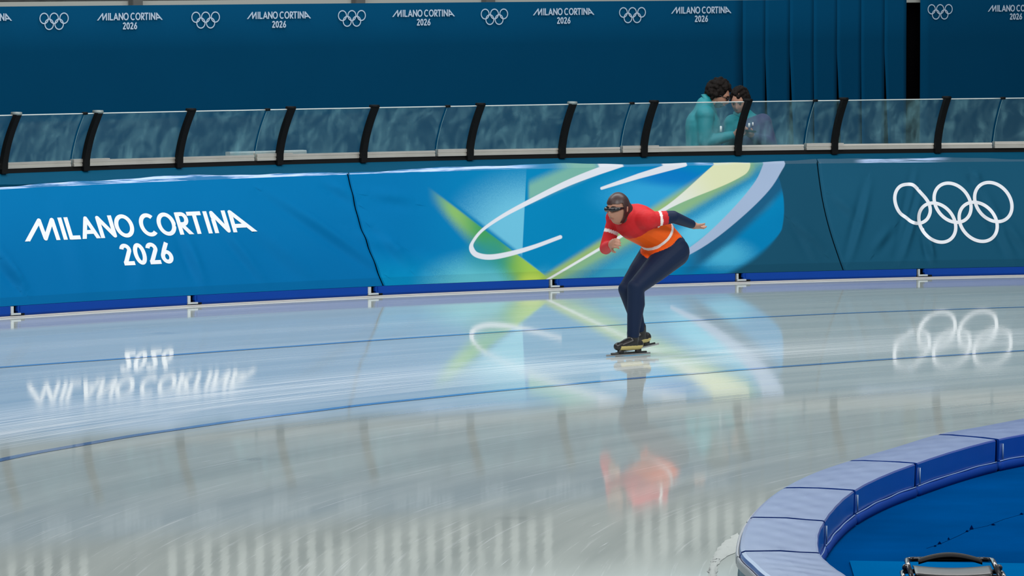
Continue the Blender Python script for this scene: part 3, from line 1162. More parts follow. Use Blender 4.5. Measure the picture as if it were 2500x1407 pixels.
# ------------------------------------------------------------------ clear curved panels, rails, posts
joint_px = [-240, 205, 650, 1090, 1540, 1988, 2447, 2900]
joint = [float(invert(lambda a, v_: glass(a, v_), p, 283 - p * .0185, PA, 1.0)[0]) for p in joint_px]
PH2 = lambda a, c: (a, c)
where = ['at the left edge of the photo', 'above the word MILANO', 'left of centre, with the grey bar behind its lower edge', 'above the loop of the artwork',
         'in front of the two people', 'right of the two people, over the pleated curtain', 'at the right edge of the photo, above the white rings']
where[2] = 'above the seam of the lettered cover'
where[1] = 'above the word MILANO, grey bar behind its right end'
for i in range(len(joint) - 1):
    a0, a1 = joint[i] - .0004, joint[i + 1] + .0004
    mid = (a0 + a1) / 2
    cxg, cyg, czg = glass(mid, 0.0)
    e = empty('clear_panel', (float(cxg), float(cyg), float(czg)))
    tag(e, 'curved clear barrier panel ' + where[i], 'glass panel', 'curved clear panels on the barrier')
    nu, nv = 40, 14
    v = []
    f = []
    for (off) in (0.0, -.010):
        for j in range(nv):
            for k in range(nu):
                x, y, z = glass(a0 + (a1 - a0) * k / (nu - 1), j / (nv - 1), off)
                v.append((float(x), float(y), float(z)))
    n0 = nu * nv
    for j in range(nv - 1):
        for k in range(nu - 1):
            q = (j * nu + k, j * nu + k + 1, (j + 1) * nu + k + 1, (j + 1) * nu + k)
            f.append(q)
            f.append(tuple(n0 + t for t in q)[::-1])
    mesh_obj('pane', v, f, M['glass'], e)
    # top edge
    mb = MB()
    mb.tube([tuple(float(c) for c in glass(q, 1.0, -.005)) for q in np.linspace(a0, a1, 24)], .0046, 8)
    mb.build('edge_trim', M['trim_white'], e)
    # left side edge, catching light
    mb = MB()
    mb.tube([tuple(float(c) for c in glass(a0, q, -.005)) for q in np.linspace(0.05, .98, 12)], .0022, 6)
    mb.build('side_edge', M['side_edge'], e)
    # aluminium rail at the foot: short bright end piece and long piece

    def rail(b0, b1, out, zt, m_):
        prof = lambda a: [(Rb(a) + LEAN(a) + GR - .022 - out, gbase(a) + .018), (Rb(a) + LEAN(a) + GR - .022 - out, gbase(a) + .036), (Rb(a) + LEAN(a) + GR - .016 - out, gbase(a) + .040),
                          (Rb(a) + LEAN(a) + GR - .016 - out, gbase(a) + .048), (Rb(a) + LEAN(a) + GR - .022 - out, gbase(a) + .052), (Rb(a) + LEAN(a) + GR - .020 - out, gbase(a) + zt),
                          (Rb(a) + LEAN(a) + GR + .02, gbase(a) + zt), (Rb(a) + LEAN(a) + GR + .02, gbase(a) + .018)]
        v_, f_ = loft(prof, list(np.linspace(b0, b1, 14)))
        mesh_obj('foot_rail', v_, f_, m_, e, smooth=False)
    cut = a0 + (a1 - a0) * .20
    rail(a0, cut, .012, .078, M['alu'])
    rail(cut, a1, .0, .068, M['alu'])
    # small black clip on the joint
    x, y, z = glass(a0, 1.0, -.005)
    MB().box((float(x), float(y), float(z) + .002), (.045, .03, .022), mid - math.pi / 2, .003).build('clip', M['black'], e)

post_bot = [-210, 8, 208, 436, 681, 886, 1146, 1371, 1571, 1801, 2036, 2288, 2520]
post_lab = ['leftmost of all, at the left edge of the photo', 'second from the left, above the letter M of the lettered cover', 'third from the left, above the letters LANO',
            'fourth from the left, right of the word CORTINA', 'fifth from the left, above the lettered cover seam', 'sixth from the left, above the loop of the artwork',
            'above the white strokes of the artwork', 'directly above the skater, left of the two people', 'crossing in front of the right-hand person',
            'standing right of the two people before the pleated curtain', 'rightmost, above the white rings', 'beyond the right edge of the photo']
for i, p in enumerate(post_bot):
    if i in (0, 12):
        continue
    a = float(invert(lambda q, v_: glass(q, v_, .03), p, 415 - p * .02, PA, 0.05)[0])
    x0, y0, z0 = (float(c) for c in glass(a, 0.0, .02))
    tn = Vector((-math.sin(a), math.cos(a), 0))
    v = []
    f = []
    ns = 18
    for j in range(ns):
        t = -.045 + 1.055 * j / (ns - 1)
        q = glass(a, max(t, -.2), 0)
        if t < 0:
            xx, yy, zz = glass(a, 0.0, 0)
            zz = gbase(a) + (ZG(a) - gbase(a)) * t
            q = (xx, yy, zz)
        c = Vector([float(k) for k in q])
        rad = Vector((math.cos(a), math.sin(a), 0))
        w = .027 if t > .1 else .030
        for (du, dr) in ((-w, -.055), (w, -.055), (w, -.006), (-w, -.006)):
            v.append(c + tn * du + rad * dr)
    for j in range(ns - 1):
        for k in range(4):
            f.append((4 * j + k, 4 * j + (k + 1) % 4, 4 * j + 4 + (k + 1) % 4, 4 * j + 4 + k))
    f.append((0, 3, 2, 1))
    f.append(tuple(4 * (ns - 1) + k for k in range(4)))
    e = empty('barrier_post', (x0, y0, z0))
    tag(e, 'black curved barrier post ' + post_lab[i - 1], 'post', 'black curved posts holding the clear panels')
    mesh_obj('upright', v, f, M['black'], e, smooth=False)
    q = glass(a, 1.0, 0)
    c = Vector([float(k) for k in q]) + Vector((math.cos(a), math.sin(a), 0)) * -.02 + Vector((0, 0, .014))
    MB().box(c, (.058, .085, .026), a - math.pi / 2, .004).build('end_cap', M['cap_grey'] if i in (1, 2, 7) else M['black'], e)
    # foot shoe
    q = glass(a, 0.0, 0)
    c = Vector([float(k) for k in q]) + Vector((math.cos(a), math.sin(a), 0)) * -.035 + Vector((0, 0, .02))
    MB().box(c, (.064, .04, .026), a - math.pi / 2, .004).build('foot_shoe', M['black'], e)

# short grey bar behind the second and third panels
a0 = float(invert(lambda q, z: pol(q, Rb(q) + LEAN(q) + .25, z), 557, 381, PA, 1.2)[0])
a1 = float(invert(lambda q, z: pol(q, Rb(q) + LEAN(q) + .25, z), 744, 378, PA, 1.2)[0])
v, f = loft(lambda a: [(Rb(a) + LEAN(a) + .22, gbase(a) + .018), (Rb(a) + LEAN(a) + .22, gbase(a) + .085), (Rb(a) + LEAN(a) + .225, gbase(a) + .095), (Rb(a) + LEAN(a) + .29, gbase(a) + .095),
                       (Rb(a) + LEAN(a) + .29, gbase(a) + .018)], list(np.linspace(a0, a1, 8)))
tag(mesh_obj('metal_bar', v, f, mat('dull grey metal', (.42, .46, .46), .5, metal=.2), smooth=False), 'short dull grey metal bar standing behind the clear panels', 'metal bar')

# ------------------------------------------------------------------ ground behind the barrier
v, f = loft(lambda a: [(Rb(a) + .50, 0.004), (Rb(a) + .50, 0.02), (Rb(a) + 20, 0.02), (Rb(a) + 20, 0.004)], list(np.linspace(PH_L + .25, PH_R - .25, 60)))
struct(mesh_obj('floor', v, f, M['dark_wall'], smooth=False), 'dark walkway floor behind the barrier')

# ------------------------------------------------------------------ tall blue banners behind
class Path:
    def __init__(s, x0, y0, th0, dth, s0, s1):
        s.s = np.linspace(s0, s1, 600)
        th = np.radians(th0 + dth * s.s)
        ds = s.s[1] - s.s[0]
        X = np.concatenate([[0], np.cumsum(np.cos((th[1:] + th[:-1]) / 2) * ds)])
        Y = np.concatenate([[0], np.cumsum(np.sin((th[1:] + th[:-1]) / 2) * ds)])
        X -= np.interp(0, s.s, X)
        Y -= np.interp(0, s.s, Y)
        s.X, s.Y, s.th = X + x0, Y + y0, th

    def at(s, q, z, off=0.0):
        th = np.interp(q, s.s, s.th)
        return np.interp(q, s.s, s.X) + off * np.sin(th), np.interp(q, s.s, s.Y) - off * np.cos(th), z + 0 * q


Y0 = 50.0
PL = Path((130 - 1250) / F * Y0, Y0, 40.0, -0.80, -3.0, 16.0)
ZTOP = 2.44


def path_s(P_, px, z=2.2):
    q = np.linspace(P_.s[0], P_.s[-1], 3000)
    u, _ = proj(*P_.at(q, z))
    return float(np.interp(px, u, q))


print('banner spacing px', [round(float(proj(*PL.at(np.array(.906 * i), 2.2))[0]), 1) for i in range(10)])
s_end = path_s(PL, 2213)
pleat_px = [1813, 1868, 1928, 1986, 2043, 2102, 2159]
pleat_s = [path_s(PL, p, 1.6) for p in pleat_px] + [s_end]
slit = [.25, .75, 1.0, .12, 1.0, .12, 1.0, 0]
ztopp = ZTOP + .012


def banner_mesh(P_, s0, s1, ztop_fn, name, parent, pleats=None):
    """hanging cloth with thickness; below the pleat tops the strips part"""
    edges_ = [s0] + ([p for p in pleats] if pleats else []) + ([s1] if not pleats or pleats[-1] < s1 - 1e-6 else [])
    zs = np.concatenate([np.linspace(0.05, 1.95, 26), np.linspace(2.0, 1.0, 1) * 0 + 2.05])
    mb = MB()
    zP = 1.93
    for i in range(len(edges_) - 1):
        a, b = edges_[i], edges_[i + 1]
        n_ = max(3, int((b - a) / .12) + 1)
        if pleats:
            n_ = max(n_, 7)
        zrow = list(np.linspace(0.05, zP, 16)) + [zP + .03, zP + .1] + [None]
        v = []
        f = []
        for j, z in enumerate(zrow):
            for k in range(n_):
                t = k / (n_ - 1)
                q = a + (b - a) * t
                zz = z if z is not None else float(ztop_fn(q))
                off = 0.0
                if pleats and z is not None:
                    dep = max(0.0, (zP - z) / zP)
                    if i > 0:
                        # each strip swings out towards its right-hand edge
                        g = .034 * slit[i - 1] * min(1, dep * 2.2)
                        q = q + g * (1 - t) * 1.0
                        off += (.016 + .012 * slit[i - 1]) * min(1, dep * 2) * (1 - t) ** 2
                    elif t > .9:
                        off += 0
                x, y, w = P_.at(q, zz, off)
                v.append((float(x), float(y), zz))
        for j in range(len(zrow) - 1):
            for k in range(n_ - 1):
                f.append((j * n_ + k, j * n_ + k + 1, (j + 1) * n_ + k + 1, (j + 1) * n_ + k))
        mb.add(v, f)
    o_ = mb.build(name, M['banner'], parent)
    md = o_.modifiers.new('thickness', 'SOLIDIFY')
    md.thickness = .004
    return o_


x, y, _ = PL.at(4.0, 0)
ban1 = empty('wall_banner', (float(x), float(y), 0.05))
tag(ban1, 'long dark blue wall banner with rows of small logos, pleated near its right end', 'banner')
banner_mesh(PL, -2.6, s_end, lambda q: ZTOP, 'banner_cloth', ban1, pleat_s)
print('banner end s', s_end, pleat_s)

LOGO_W = 0.716
LS = LOGO_W / 1380.0


def banner_logo(P_, sc, zc, parent):
    def mp(xx, yy):
        return sc + (xx - 690) * LS, zc - (yy - 155) * LS * .94
    decal('lettering', LET, 12.0, mp, lambda a, b, off: P_.at(a, b, off + .012), M['banner_print'], parent, joints=JOINTS)


def banner_rings(P_, sc, zc, parent, r=.0465):
    st_ = []
    for (i, j) in ((-2.36, 1), (0, 1), (2.36, 1), (-1.18, -.15), (1.18, -.15)):
        c = [(sc + i * r + r * math.cos(q), zc + (j - .42) * r * 1.0 + r * math.sin(q)) for q in np.linspace(0, 2 * math.pi, 41)]
        st_.append(c)
    decal('ring_emblem', st_, .0052, lambda a, b: (a, b), lambda a, b, off: P_.at(a, b, off + .012 + .0), M['banner_print'], parent)


def z_at(P_, sc, py):
    x, y, _ = P_.at(np.array(sc), 0)
    return float(at_y(1250, py, float(y))[1])


logo_px = [(-55, None), (130, 52), (315, 51.5), (500, 49), (679, 48), (857, 45), (1032, 43), (1205, 41), (1374, 39), (1542, 37), (1710, 35)]
for i, (px_, py_) in enumerate(logo_px):
    sc = path_s(PL, px_, 2.2)
    if i % 2:
        banner_rings(PL, sc, z_at(PL, sc, py_), ban1)
    else:
        banner_logo(PL, sc, z_at(PL, sc, py_ if py_ else 54), ban1)

YR = 56.2
PR = Path((2246 - 1250) / F * YR, YR, 34.0, -0.8, -.1, 6.0)
x, y, _ = PR.at(2.0, 0)
ban2 = empty('wall_banner', (float(x), float(y), 0.05))
tag(ban2, 'dark blue wall banner with small logos, right of the black gap', 'banner')
banner_mesh(PR, 0.0, 5.5, lambda q: 2.75, 'banner_cloth', ban2)
sc = path_s(PR, 2293)
banner_rings(PR, sc, z_at(PR, sc, 29), ban2)
sc = path_s(PR, 2478)
banner_logo(PR, sc, z_at(PR, sc, 30), ban2)

# black backing behind the slits and the gap
v = []
for q in np.linspace(-3, 15.5, 60):
    x, y, _ = PL.at(q, 0, -.45)
    v.append((float(x), float(y)))
vv_ = [(a, b, 0.02) for a, b in v] + [(a, b, 2.42 if i < 38 else 3.0) for i, (a, b) in enumerate(v)]
n_ = len(v)
ff_ = [(i, i + 1, n_ + i + 1, n_ + i) for i in range(n_ - 1)]
bk = mesh_obj('wall_backing', vv_, ff_, M['black_cloth'], smooth=False)
bk.modifiers.new('thickness', 'SOLIDIFY').thickness = .02
struct(bk, 'black backdrop behind the blue banners')

# clamp and grey cloth knot at the top of the gap
x, z = at_y(2229, 6, 56.6)
mb = MB()
for k in range(7):
    mb.ball((x + random.uniform(-.04, .04), 56.6 + random.uniform(-.03, .03), z + random.uniform(-.02, .06)), (.035, .03, .028), 10)
kn = mb.fused('cloth_knot', mat('grey cloth', (.25, .26, .2), .9), voxel=.006)
tag(kn, 'crumpled grey cloth knot tying the banners at the top of the black gap', 'cloth knot')
# pole carrying the knot
mb = MB().tube([(x + .0, 56.72, 0.02), (x + .0, 56.72, 3.1)], .02, 10)
tag(mb.build('pole', M['black']), 'thin black pole inside the dark gap between the two banners', 'pole')

# ------------------------------------------------------------------ stand above and behind the banners
def strip(off, z0, z1, m_, name, s0=-3, s1=13.5, thick=.12, n_=40):
    v = []
    f = []
    for i, q in enumerate(np.linspace(s0, s1, n_)):
        for (o_, z) in ((off, z0), (off, z1), (off - thick, z1), (off - thick, z0)):
            x, y, _ = PL.at(q, 0, o_)
            v.append((float(x), float(y), z))
        if i:
            for k in range(4):
                f.append((4 * i - 4 + k, 4 * i + k, 4 * i + (k + 1) % 4, 4 * i - 4 + (k + 1) % 4))
    f.append((0, 3, 2, 1))
    f.append(tuple(4 * n_ - 4 + k for k in range(4)))
    return mesh_obj(name, v, f, m_, smooth=False)


struct(strip(-.25, 2.40, 2.475, M['pale_slat'], 'trim_2'), 'pale grey ledge visible above the left banner')
struct(strip(-.60, 2.40, 3.2, M['dark_wall'], 'wall_lower', thick=.1), 'grey wall behind the ledge')
struct(strip(-1.1, 3.2, 9.5, M['pale_wall'], 'wall_upper', thick=.2), 'pale grey upper wall of the hall')
# slatted balustrade on the ledge (mirrored in the ice)
x, y, _ = PL.at(5.0, 0, -.42)
sr = empty('slat_railing', (float(x), float(y), 2.475))
tag(sr, 'row of pale upright slats above the long banner, mirrored in the near ice', 'railing')
strip_rail = []
s_ = -2.8
k = 0
proto = MB().box((0, 0, 0), (.085, .03, .42), 0).build('slat', M['pale_slat'], sr, smooth=False)
first = True
while s_ < 13:
    if (k // 9) % 3 != 2 or k % 9 > 3:
        c = proto if first else proto.copy()
        if not first:
            COL.objects.link(c)
            c.parent = sr
        first = False
        x, y, _ = PL.at(s_, 0, -.42)
        c.location = (float(x), float(y), 2.86)
        c.rotation_euler = (0, 0, math.radians(38 - .8 * s_))
        c.scale = (1, 1, 1.0 if k % 3 else 1.15)
    s_ += .20
    k += 1
for zz in (2.50, 3.08):
    v = []
    f = []
    for i, q in enumerate(np.linspace(-2.9, 13, 50)):
        for (o_, z) in ((-.44, zz), (-.44, zz + .03), (-.48, zz + .03), (-.48, zz)):
            x, y, _ = PL.at(q, 0, o_)
            v.append((float(x), float(y), z))
        if i:
            for k in range(4):
                f.append((4 * i - 4 + k, 4 * i + k, 4 * i + (k + 1) % 4, 4 * i - 4 + (k + 1) % 4))
    mesh_obj('rail', v, f, M['dark_wall'], sr, smooth=False)
tag(strip(-.40, 3.14, 3.34, M['pale_slat'], 'railing_board', thick=.05), 'pale horizontal board on top of the upright slats', 'board')
for (pxp, lb) in ((362, 'left of the second ring emblem'), (905, 'right of the third ring emblem'), (1222, 'above the fourth ring emblem')):
    q = path_s(PL, pxp, 2.45)
    x, y, _ = PL.at(q, 0, -.2)
    e = MB().box((float(x), float(y), 2.66), (.11, .08, .50), math.radians(38 - .8 * q), .004).build('stand_post', M['dark_wall'], smooth=False)
    tag(e, 'dark grey post over the banner top, ' + lb, 'post', 'stand posts above the banner')

# ------------------------------------------------------------------ inner ring of blue blocks
ZR = 0.36
ZF = 0.185
pairs = [((3100, 905), (3230, 925), 1), ((2850, 955), (2990, 972), 0), ((2690, 985), (2835, 1000), 0), ((2560, 1009), (2710, 1022), 1), ((2500, 1020), (2655, 1033), 0),
         ((2395, 1040), (2545, 1052), 0), ((2282, 1061), (2434, 1073), 1), ((2174, 1093), (2335, 1099), 0), ((2066, 1125), (2237, 1131), 1), ((1982, 1154), (2155, 1162), 0),
         ((1908, 1191), (2087, 1197), 1), ((1860, 1227), (2043, 1234), 0), ((1828, 1263), (2014, 1272), 1), ((1810, 1300), (1999, 1308), 0),
         ((1807, 1346), (2003, 1350), 1), ((1836, 1378), (2033, 1381), 0), ((1870, 1407), (2078, 1412), 0), ((1960, 1466), (2160, 1466), 1),
         ((2090, 1530), (2280, 1520), 0), ((2260, 1600), (2430, 1580), 1)]
# drop the uneven helper on the far right: keep order far -> near
pairs = [p for p in pairs if p[0][0] != 2690]
op = catmull([p[0] for p in pairs], 10)
ip = catmull([p[1] for p in pairs], 10)
ox, oy = at_z([p[0] for p in op], [p[1] for p in op], ZR)
ix, iy = at_z([p[0] for p in ip], [p[1] for p in ip], ZR)
seams = [10 * i for i, p in enumerate(pairs) if p[2]]
ring_lab = ['farthest right, beyond the right edge of the photo', 'at the right edge of the photo, farthest of the curved row', 'second from the right edge, wrinkled top',
            'third from the right edge of the photo', 'fourth from the right edge, where the row bends down', 'at the leftmost point of the bend',
            'nearest the camera with the printed teal side', 'below the frame, nearest of all']
wave = lambda i: .0022 * math.sin(i * 1.3) + .0016 * math.sin(i * .57)
for bi in range(len(seams) - 1):
    i0, i1 = seams[bi], seams[bi + 1]
    mi = (i0 + i1) // 2
    e = empty('edge_block', (float((ox[mi] + ix[mi]) / 2), float((oy[mi] + iy[mi]) / 2), 0))
    tag(e, 'blue vinyl edge block ' + ring_lab[min(bi, 7)], 'block', 'blue blocks edging the infield')
    # sample finer
    def samp(t):
        return np.array([np.interp(t, np.arange(len(ox)), ox), np.interp(t, np.arange(len(oy)), oy)]), np.array([np.interp(t, np.arange(len(ix)), ix), np.interp(t, np.arange(len(iy)), iy)])
    L_ = np.hypot(ox[i1] - ox[i0], oy[i1] - oy[i0])
    g = .026 / L_ * (i1 - i0)
    ts = np.linspace(i0 + g, i1 - g, 36)

    def sweep(prof, name, mtl, smooth_=True, ts_=ts, closed=True):
        v = []
        f = []
        for t in ts_:
            o_, n_ = samp(t)
            d = (n_ - o_) / np.hypot(*(n_ - o_))
            W = np.hypot(*(n_ - o_))
            for (u, z) in prof(t, W):
                p = o_ + d * u
                v.append((p[0], p[1], z))
        m_ = len(prof(ts_[0], .4))
        for a in range(len(ts_) - 1):
            for k in range(m_ if closed else m_ - 1):
                f.append((a * m_ + k, a * m_ + (k + 1) % m_, (a + 1) * m_ + (k + 1) % m_, (a + 1) * m_ + k))
        if closed:
            f.append(tuple(range(m_))[::-1])
            f.append(tuple((len(ts_) - 1) * m_ + k for k in range(m_)))
        return mesh_obj(name, v, f, mtl, e, smooth_)

    def endf(t):
        q = min(t - i0, i1 - t) / (i1 - i0)
        return min(1, q / .03)

    def body(t, W):
        k = .010
        w = wave(t)
        zt = ZR - .010 + k
        return [(0.012, 0.0), (0.0, .03), (0.0, zt - .022), (.006, zt - .006), (.022, zt), (W * .25, zt + .003 + w * .3), (W * .5, zt + .004 - w * .4), (W * .75, zt + .002 + w * .4),
                (W - .016 + w * .3, zt - .0005), (W - .005 + w * .4, zt - .002), (W + w * .3, zt - .010), (W - .002, ZF + .10), (W - .004, ZF + .055), (W - .03, ZF + .05), (W - .04, 0.0)]
    b_ = sweep(body, 'block_body', M['vinyl_blue'], False)
    jt = sweep(lambda t, W: [(.01, ZF), (.01, ZR - .006), (W - .01, ZR - .006), (W - .012, ZF)], 'joint_strip', M['dark_seam'], False, np.linspace(i0 - g * .95, i0 + g * .95, 2))

    def roll(t, W):
        return [(W - .03, ZF + .050), (W + .004, ZF + .052), (W + .014, ZF + .042), (W + .016, ZF + .020), (W + .008, ZF + .001), (W - .03, ZF + .001)]
    sweep(roll, 'foot_roll', M['base_blue'])
    mb = MB()
    pts = []
    for t in ts:
        o_, n_ = samp(t)
        d = (n_ - o_) / np.hypot(*(n_ - o_))
        p = n_ + d * (.006 + .002 * math.sin(t * .9))
        pts.append((p[0], p[1], ZF + .055 + .0015 * math.sin(t * .7)))
    mb.tube(pts, .0028, 6)
    mb.build('piping', mat('pale blue piping', (.25, .38, .62), .3), e)
    # seam strap at the near end of the inner face
    o_, n_ = samp(i1 - g * 2.5)
    d = (n_ - o_) / np.hypot(*(n_ - o_))
    p = n_ + d * .004
    MB().tube([(p[0], p[1], ZR - .03), (p[0], p[1], ZF + .06)], .004, 6).build('zip', mat('grey zip', (.20, .30, .45), .4), e)
    # printed cover and rim on the ice side
    def side(t, W):
        return [(-.006, .0), (-.006, ZR - .055), (-.001, ZR - .055), (-.001, 0.0)]
    sc_ = sweep(side, 'side_cover', M['cover_teal'], False)

    def rim(t, W):
        return [(-.018, ZR - .060), (-.016, ZR - .030), (-.012, ZR - .024), (-.003, ZR - .028), (-.003, ZR - .060)]
    sweep(rim, 'rim', M['bracket'], False)
    if bi >= len(seams) - 4:
        # fragments of large white letters on the teal side cover
        for (ta, tb, za, zb) in ((.14, .22, .02, .22), (.30, .33, .06, .22), (.37, .40, .10, .22), (.46, .60, .02, .09), (.70, .78, .02, .22)):
            v = []
            f = []
            for a, t in enumerate(np.linspace(i0 + (i1 - i0) * ta, i0 + (i1 - i0) * tb, 5)):
                o_, n_ = samp(t)
                d = (n_ - o_) / np.hypot(*(n_ - o_))
                p = o_ - d * .008
                v += [(p[0], p[1], za), (p[0], p[1], zb)]
                if a:
                    f.append((2 * a - 2, 2 * a, 2 * a + 1, 2 * a - 1))
            o2 = mesh_obj('printed_mark', v, f, M['banner_print'], sc_)

# infield floor, raised, with carpet
poly = [(float(a), float(b)) for a, b in zip(ix, iy)]
far = [(ix[0] + 6, iy[0] + 2.0), (26, 30), (26, 12), (6, 12), (float(ix[-1]) + .6, 14)]
pts = poly + [tuple(float(q) for q in p) for p in far][::-1][::-1][::1]
pts = poly + [(float(ix[-1]) + .5, 14.0), (26, 14.0), (26, 36.0), (float(ix[0]) + 4, 36.5)]
nn = len(pts)
bm = bmesh.new()
top = [bm.verts.new((a, b, ZF)) for a, b in pts]
bot = [bm.verts.new((a, b, .002)) for a, b in pts]
bm.faces.new(top)
bm.faces.new(bot[::-1])
for i in range(nn):
    bm.faces.new((top[i], bot[i], bot[(i + 1) % nn], top[(i + 1) % nn]))
bmesh.ops.recalc_face_normals(bm, faces=bm.faces)
bmesh.ops.triangulate(bm, faces=[q for q in bm.faces if len(q.verts) > 4])
me = bpy.data.meshes.new('floor')
bm.to_mesh(me)
bm.free()
me.materials.append(M['carpet'])
inf = bpy.data.objects.new('floor', me)
COL.objects.link(inf)
struct(inf, 'blue carpeted infield floor inside the ring of blocks')
# seam with small dark tears
spx = [(2262, 1339), (2300, 1326), (2340, 1308), (2372, 1292), (2410, 1284), (2450, 1268), (2500, 1254), (2620, 1222)]
sxy = [tuple(float(q) for q in at_z(a, b, ZF + .002)) for a, b in spx]
MB().tube([(a, b, ZF + .0) for a, b in sxy], .0014, 5).build('carpet_seam', M['dark_seam'], inf)
mb = MB()
for (a, b, w, h) in ((2372, 1291, 5, 9), (2361, 1297, 4, 3), (2294, 1327, 5, 5), (2316, 1316, 3, 4), (2425, 1281, 6, 2), (2494, 1255, 5, 3), (2283, 1333, 4, 2)):
    p = [at_z(a - w, b + 1, ZF + .003), at_z(a + w, b + 1, ZF + .003), at_z(a, b - h, ZF + .003)]
    mb.add([(float(q[0]), float(q[1]), ZF + .003) for q in p], [(0, 1, 2)])
mb.build('carpet_tear', M['dark_seam'], inf)
q = [at_z(a, b, ZF + .006) for a, b in ((2074, 1371), (2600, 1379), (2700, 1700), (2170, 1700))]
mb = MB()
vb = [(float(a), float(b), ZF + .001) for a, b in q] + [(float(a), float(b), ZF + .009) for a, b in q]
mb.add(vb, [(0, 1, 2, 3), (4, 5, 6, 7), (0, 1, 5, 4), (1, 2, 6, 5), (2, 3, 7, 6), (3, 0, 4, 7)])
tag(mb.build('carpet_mat', M['carpet_light'], smooth=False), 'lighter blue carpet mat under the folded chairs', 'mat')

# scraped snow against the ring
outer = [(1729, 1440), (1729, 1407), (1731, 1388), (1740, 1364), (1754, 1338), (1774, 1320), (1800, 1302)]
innr = [(1750, 1440), (1750, 1407), (1754, 1380), (1768, 1364), (1784, 1356), (1800, 1346), (1816, 1330)]
oo = catmull(outer, 10)
ii = catmull(innr, 10)
v = []
f = []
mC = 9
for a, (p, q_) in enumerate(zip(oo, ii)):
    for k in range(mC):
        t = k / (mC - 1)
        c = p + (q_ - p) * t
        x, y = at_z(c[0], c[1])
        hgt = .012 * math.sin(math.pi * t) ** .6 * (0.6 + .8 * noise.noise(Vector((float(x) * 14, float(y) * 6, 0))))
        v.append((float(x) + .015 * noise.noise(Vector((0, float(y) * 9, k))), float(y), max(.001, .002 + hgt)))
for a in range(len(oo) - 1):
    for k in range(mC - 1):
        f.append((a * mC + k, (a + 1) * mC + k, (a + 1) * mC + k + 1, a * mC + k + 1))
tag(mesh_obj('snow_ridge', v, f, M['frost']), 'strip of scraped white snow lying on the ice beside the nearest blocks', 'snow', kind='stuff')

# ------------------------------------------------------------------ folded chairs lying in a stack
def folded_chair(zc, yaw, cx_, cy_, label):
    e = empty('folding_chair', (cx_, cy_, zc))
    tag(e, label, 'chair', 'folded chairs lying on the infield')
    R = Matrix.Rotation(yaw, 3, 'Z')

    def W(x, y, z):
        return Vector((cx_, cy_, zc)) + R @ Vector((x, y, z))
    hw = .19

    def loop(hw_, y0, y1, z, c=.05):
        pts = [(-hw_, y0, z)]
        for k in range(7):
            t = math.pi / 2 * k / 6
            pts.append((-hw_ + c - c * math.cos(t), y1 - c + c * math.sin(t), z))
        for k in range(7):
            t = math.pi / 2 * k / 6
            pts.append((hw_ - c + c * math.sin(t), y1 - c + c * math.cos(t), z))
        pts.append((hw_, y0, z))
        return pts
    # back frame loop, lying
    MB().tube([W(*p) for p in loop(hw, -.75, .10, .045)], .0115, 10).build('back_frame', M['chrome'], e)
    MB().tube([W(*p) for p in loop(hw + .028, -.78, -.13, .018)], .0105, 10).build('seat_frame', M['chrome'], e)

    def panel(y0, y1, z, curve, bulge, name, m_, hwp=.17):
        v = []
        f = []
        nx, ny = 25, 9
        for s_ in (1, -1):
            for j in range(ny):
                for k in range(nx):
                    u = -1 + 2 * k / (nx - 1)
                    t = j / (ny - 1)
                    yy = y0 + (y1 - y0) * t + curve * (1 - u * u)
                    zz = z + bulge * math.cos(u * math.pi / 2) + .012 * math.sin(math.pi * t) + s_ * .005
                    v.append(W(u * hwp, yy, zz))
        n0 = nx * ny
        for j in range(ny - 1):
            for k in range(nx - 1):
                q = (j * nx + k, j * nx + k + 1, (j + 1) * nx + k + 1, (j + 1) * nx + k)
                f.append(q)
                f.append(tuple(n0 + t for t in q)[::-1])
        for k in range(nx - 1):
            f.append((k, n0 + k, n0 + k + 1, k + 1))
            q = (ny - 1) * nx
            f.append((q + k, q + k + 1, n0 + q + k + 1, n0 + q + k))
        for j in range(ny - 1):
            f.append((j * nx, (j + 1) * nx, n0 + (j + 1) * nx, n0 + j * nx))
            q = nx - 1
            f.append((j * nx + q, n0 + j * nx + q, n0 + (j + 1) * nx + q, (j + 1) * nx + q))
        return mesh_obj(name, v, f, m_, e)
    panel(-.015, .075, .040, .045, .022, 'backrest', M['plastic_black'], .140)
    panel(-.40, -.045, .030, -.055, -.004, 'seat', M['seat_grey'], .168)
    MB().tube([W(-hw, -.36, .02), W(hw, -.36, .02)], .008, 8).build('crossbar', M['chrome'], e)
    MB().tube([W(-hw, -.60, .02), W(hw, -.60, .02)], .008, 8).build('crossbar', M['chrome'], e)
    for s_ in (-1, 1):
        MB().ball(W(s_ * (hw + .012), -.20, .042), .017, 10).build('hinge', M['chrome'], e)
        MB().ball(W(s_ * (hw + .028), -.78, .018), .016, 10).build('foot_cap', M['plastic_black'], e)
    return e


c1x, c1y = at_z(2320, 1381, .30)
c1x, c1y = float(c1x), float(c1y)
folded_chair(ZF + .012, math.radians(-6), c1x + .035, c1y - .03, 'black folded chair at the bottom of the lying pair of chairs')
folded_chair(ZF + .085, math.radians(-2), c1x, c1y, 'black folded chair on top of the lying pair, curved backrest towards the ring')

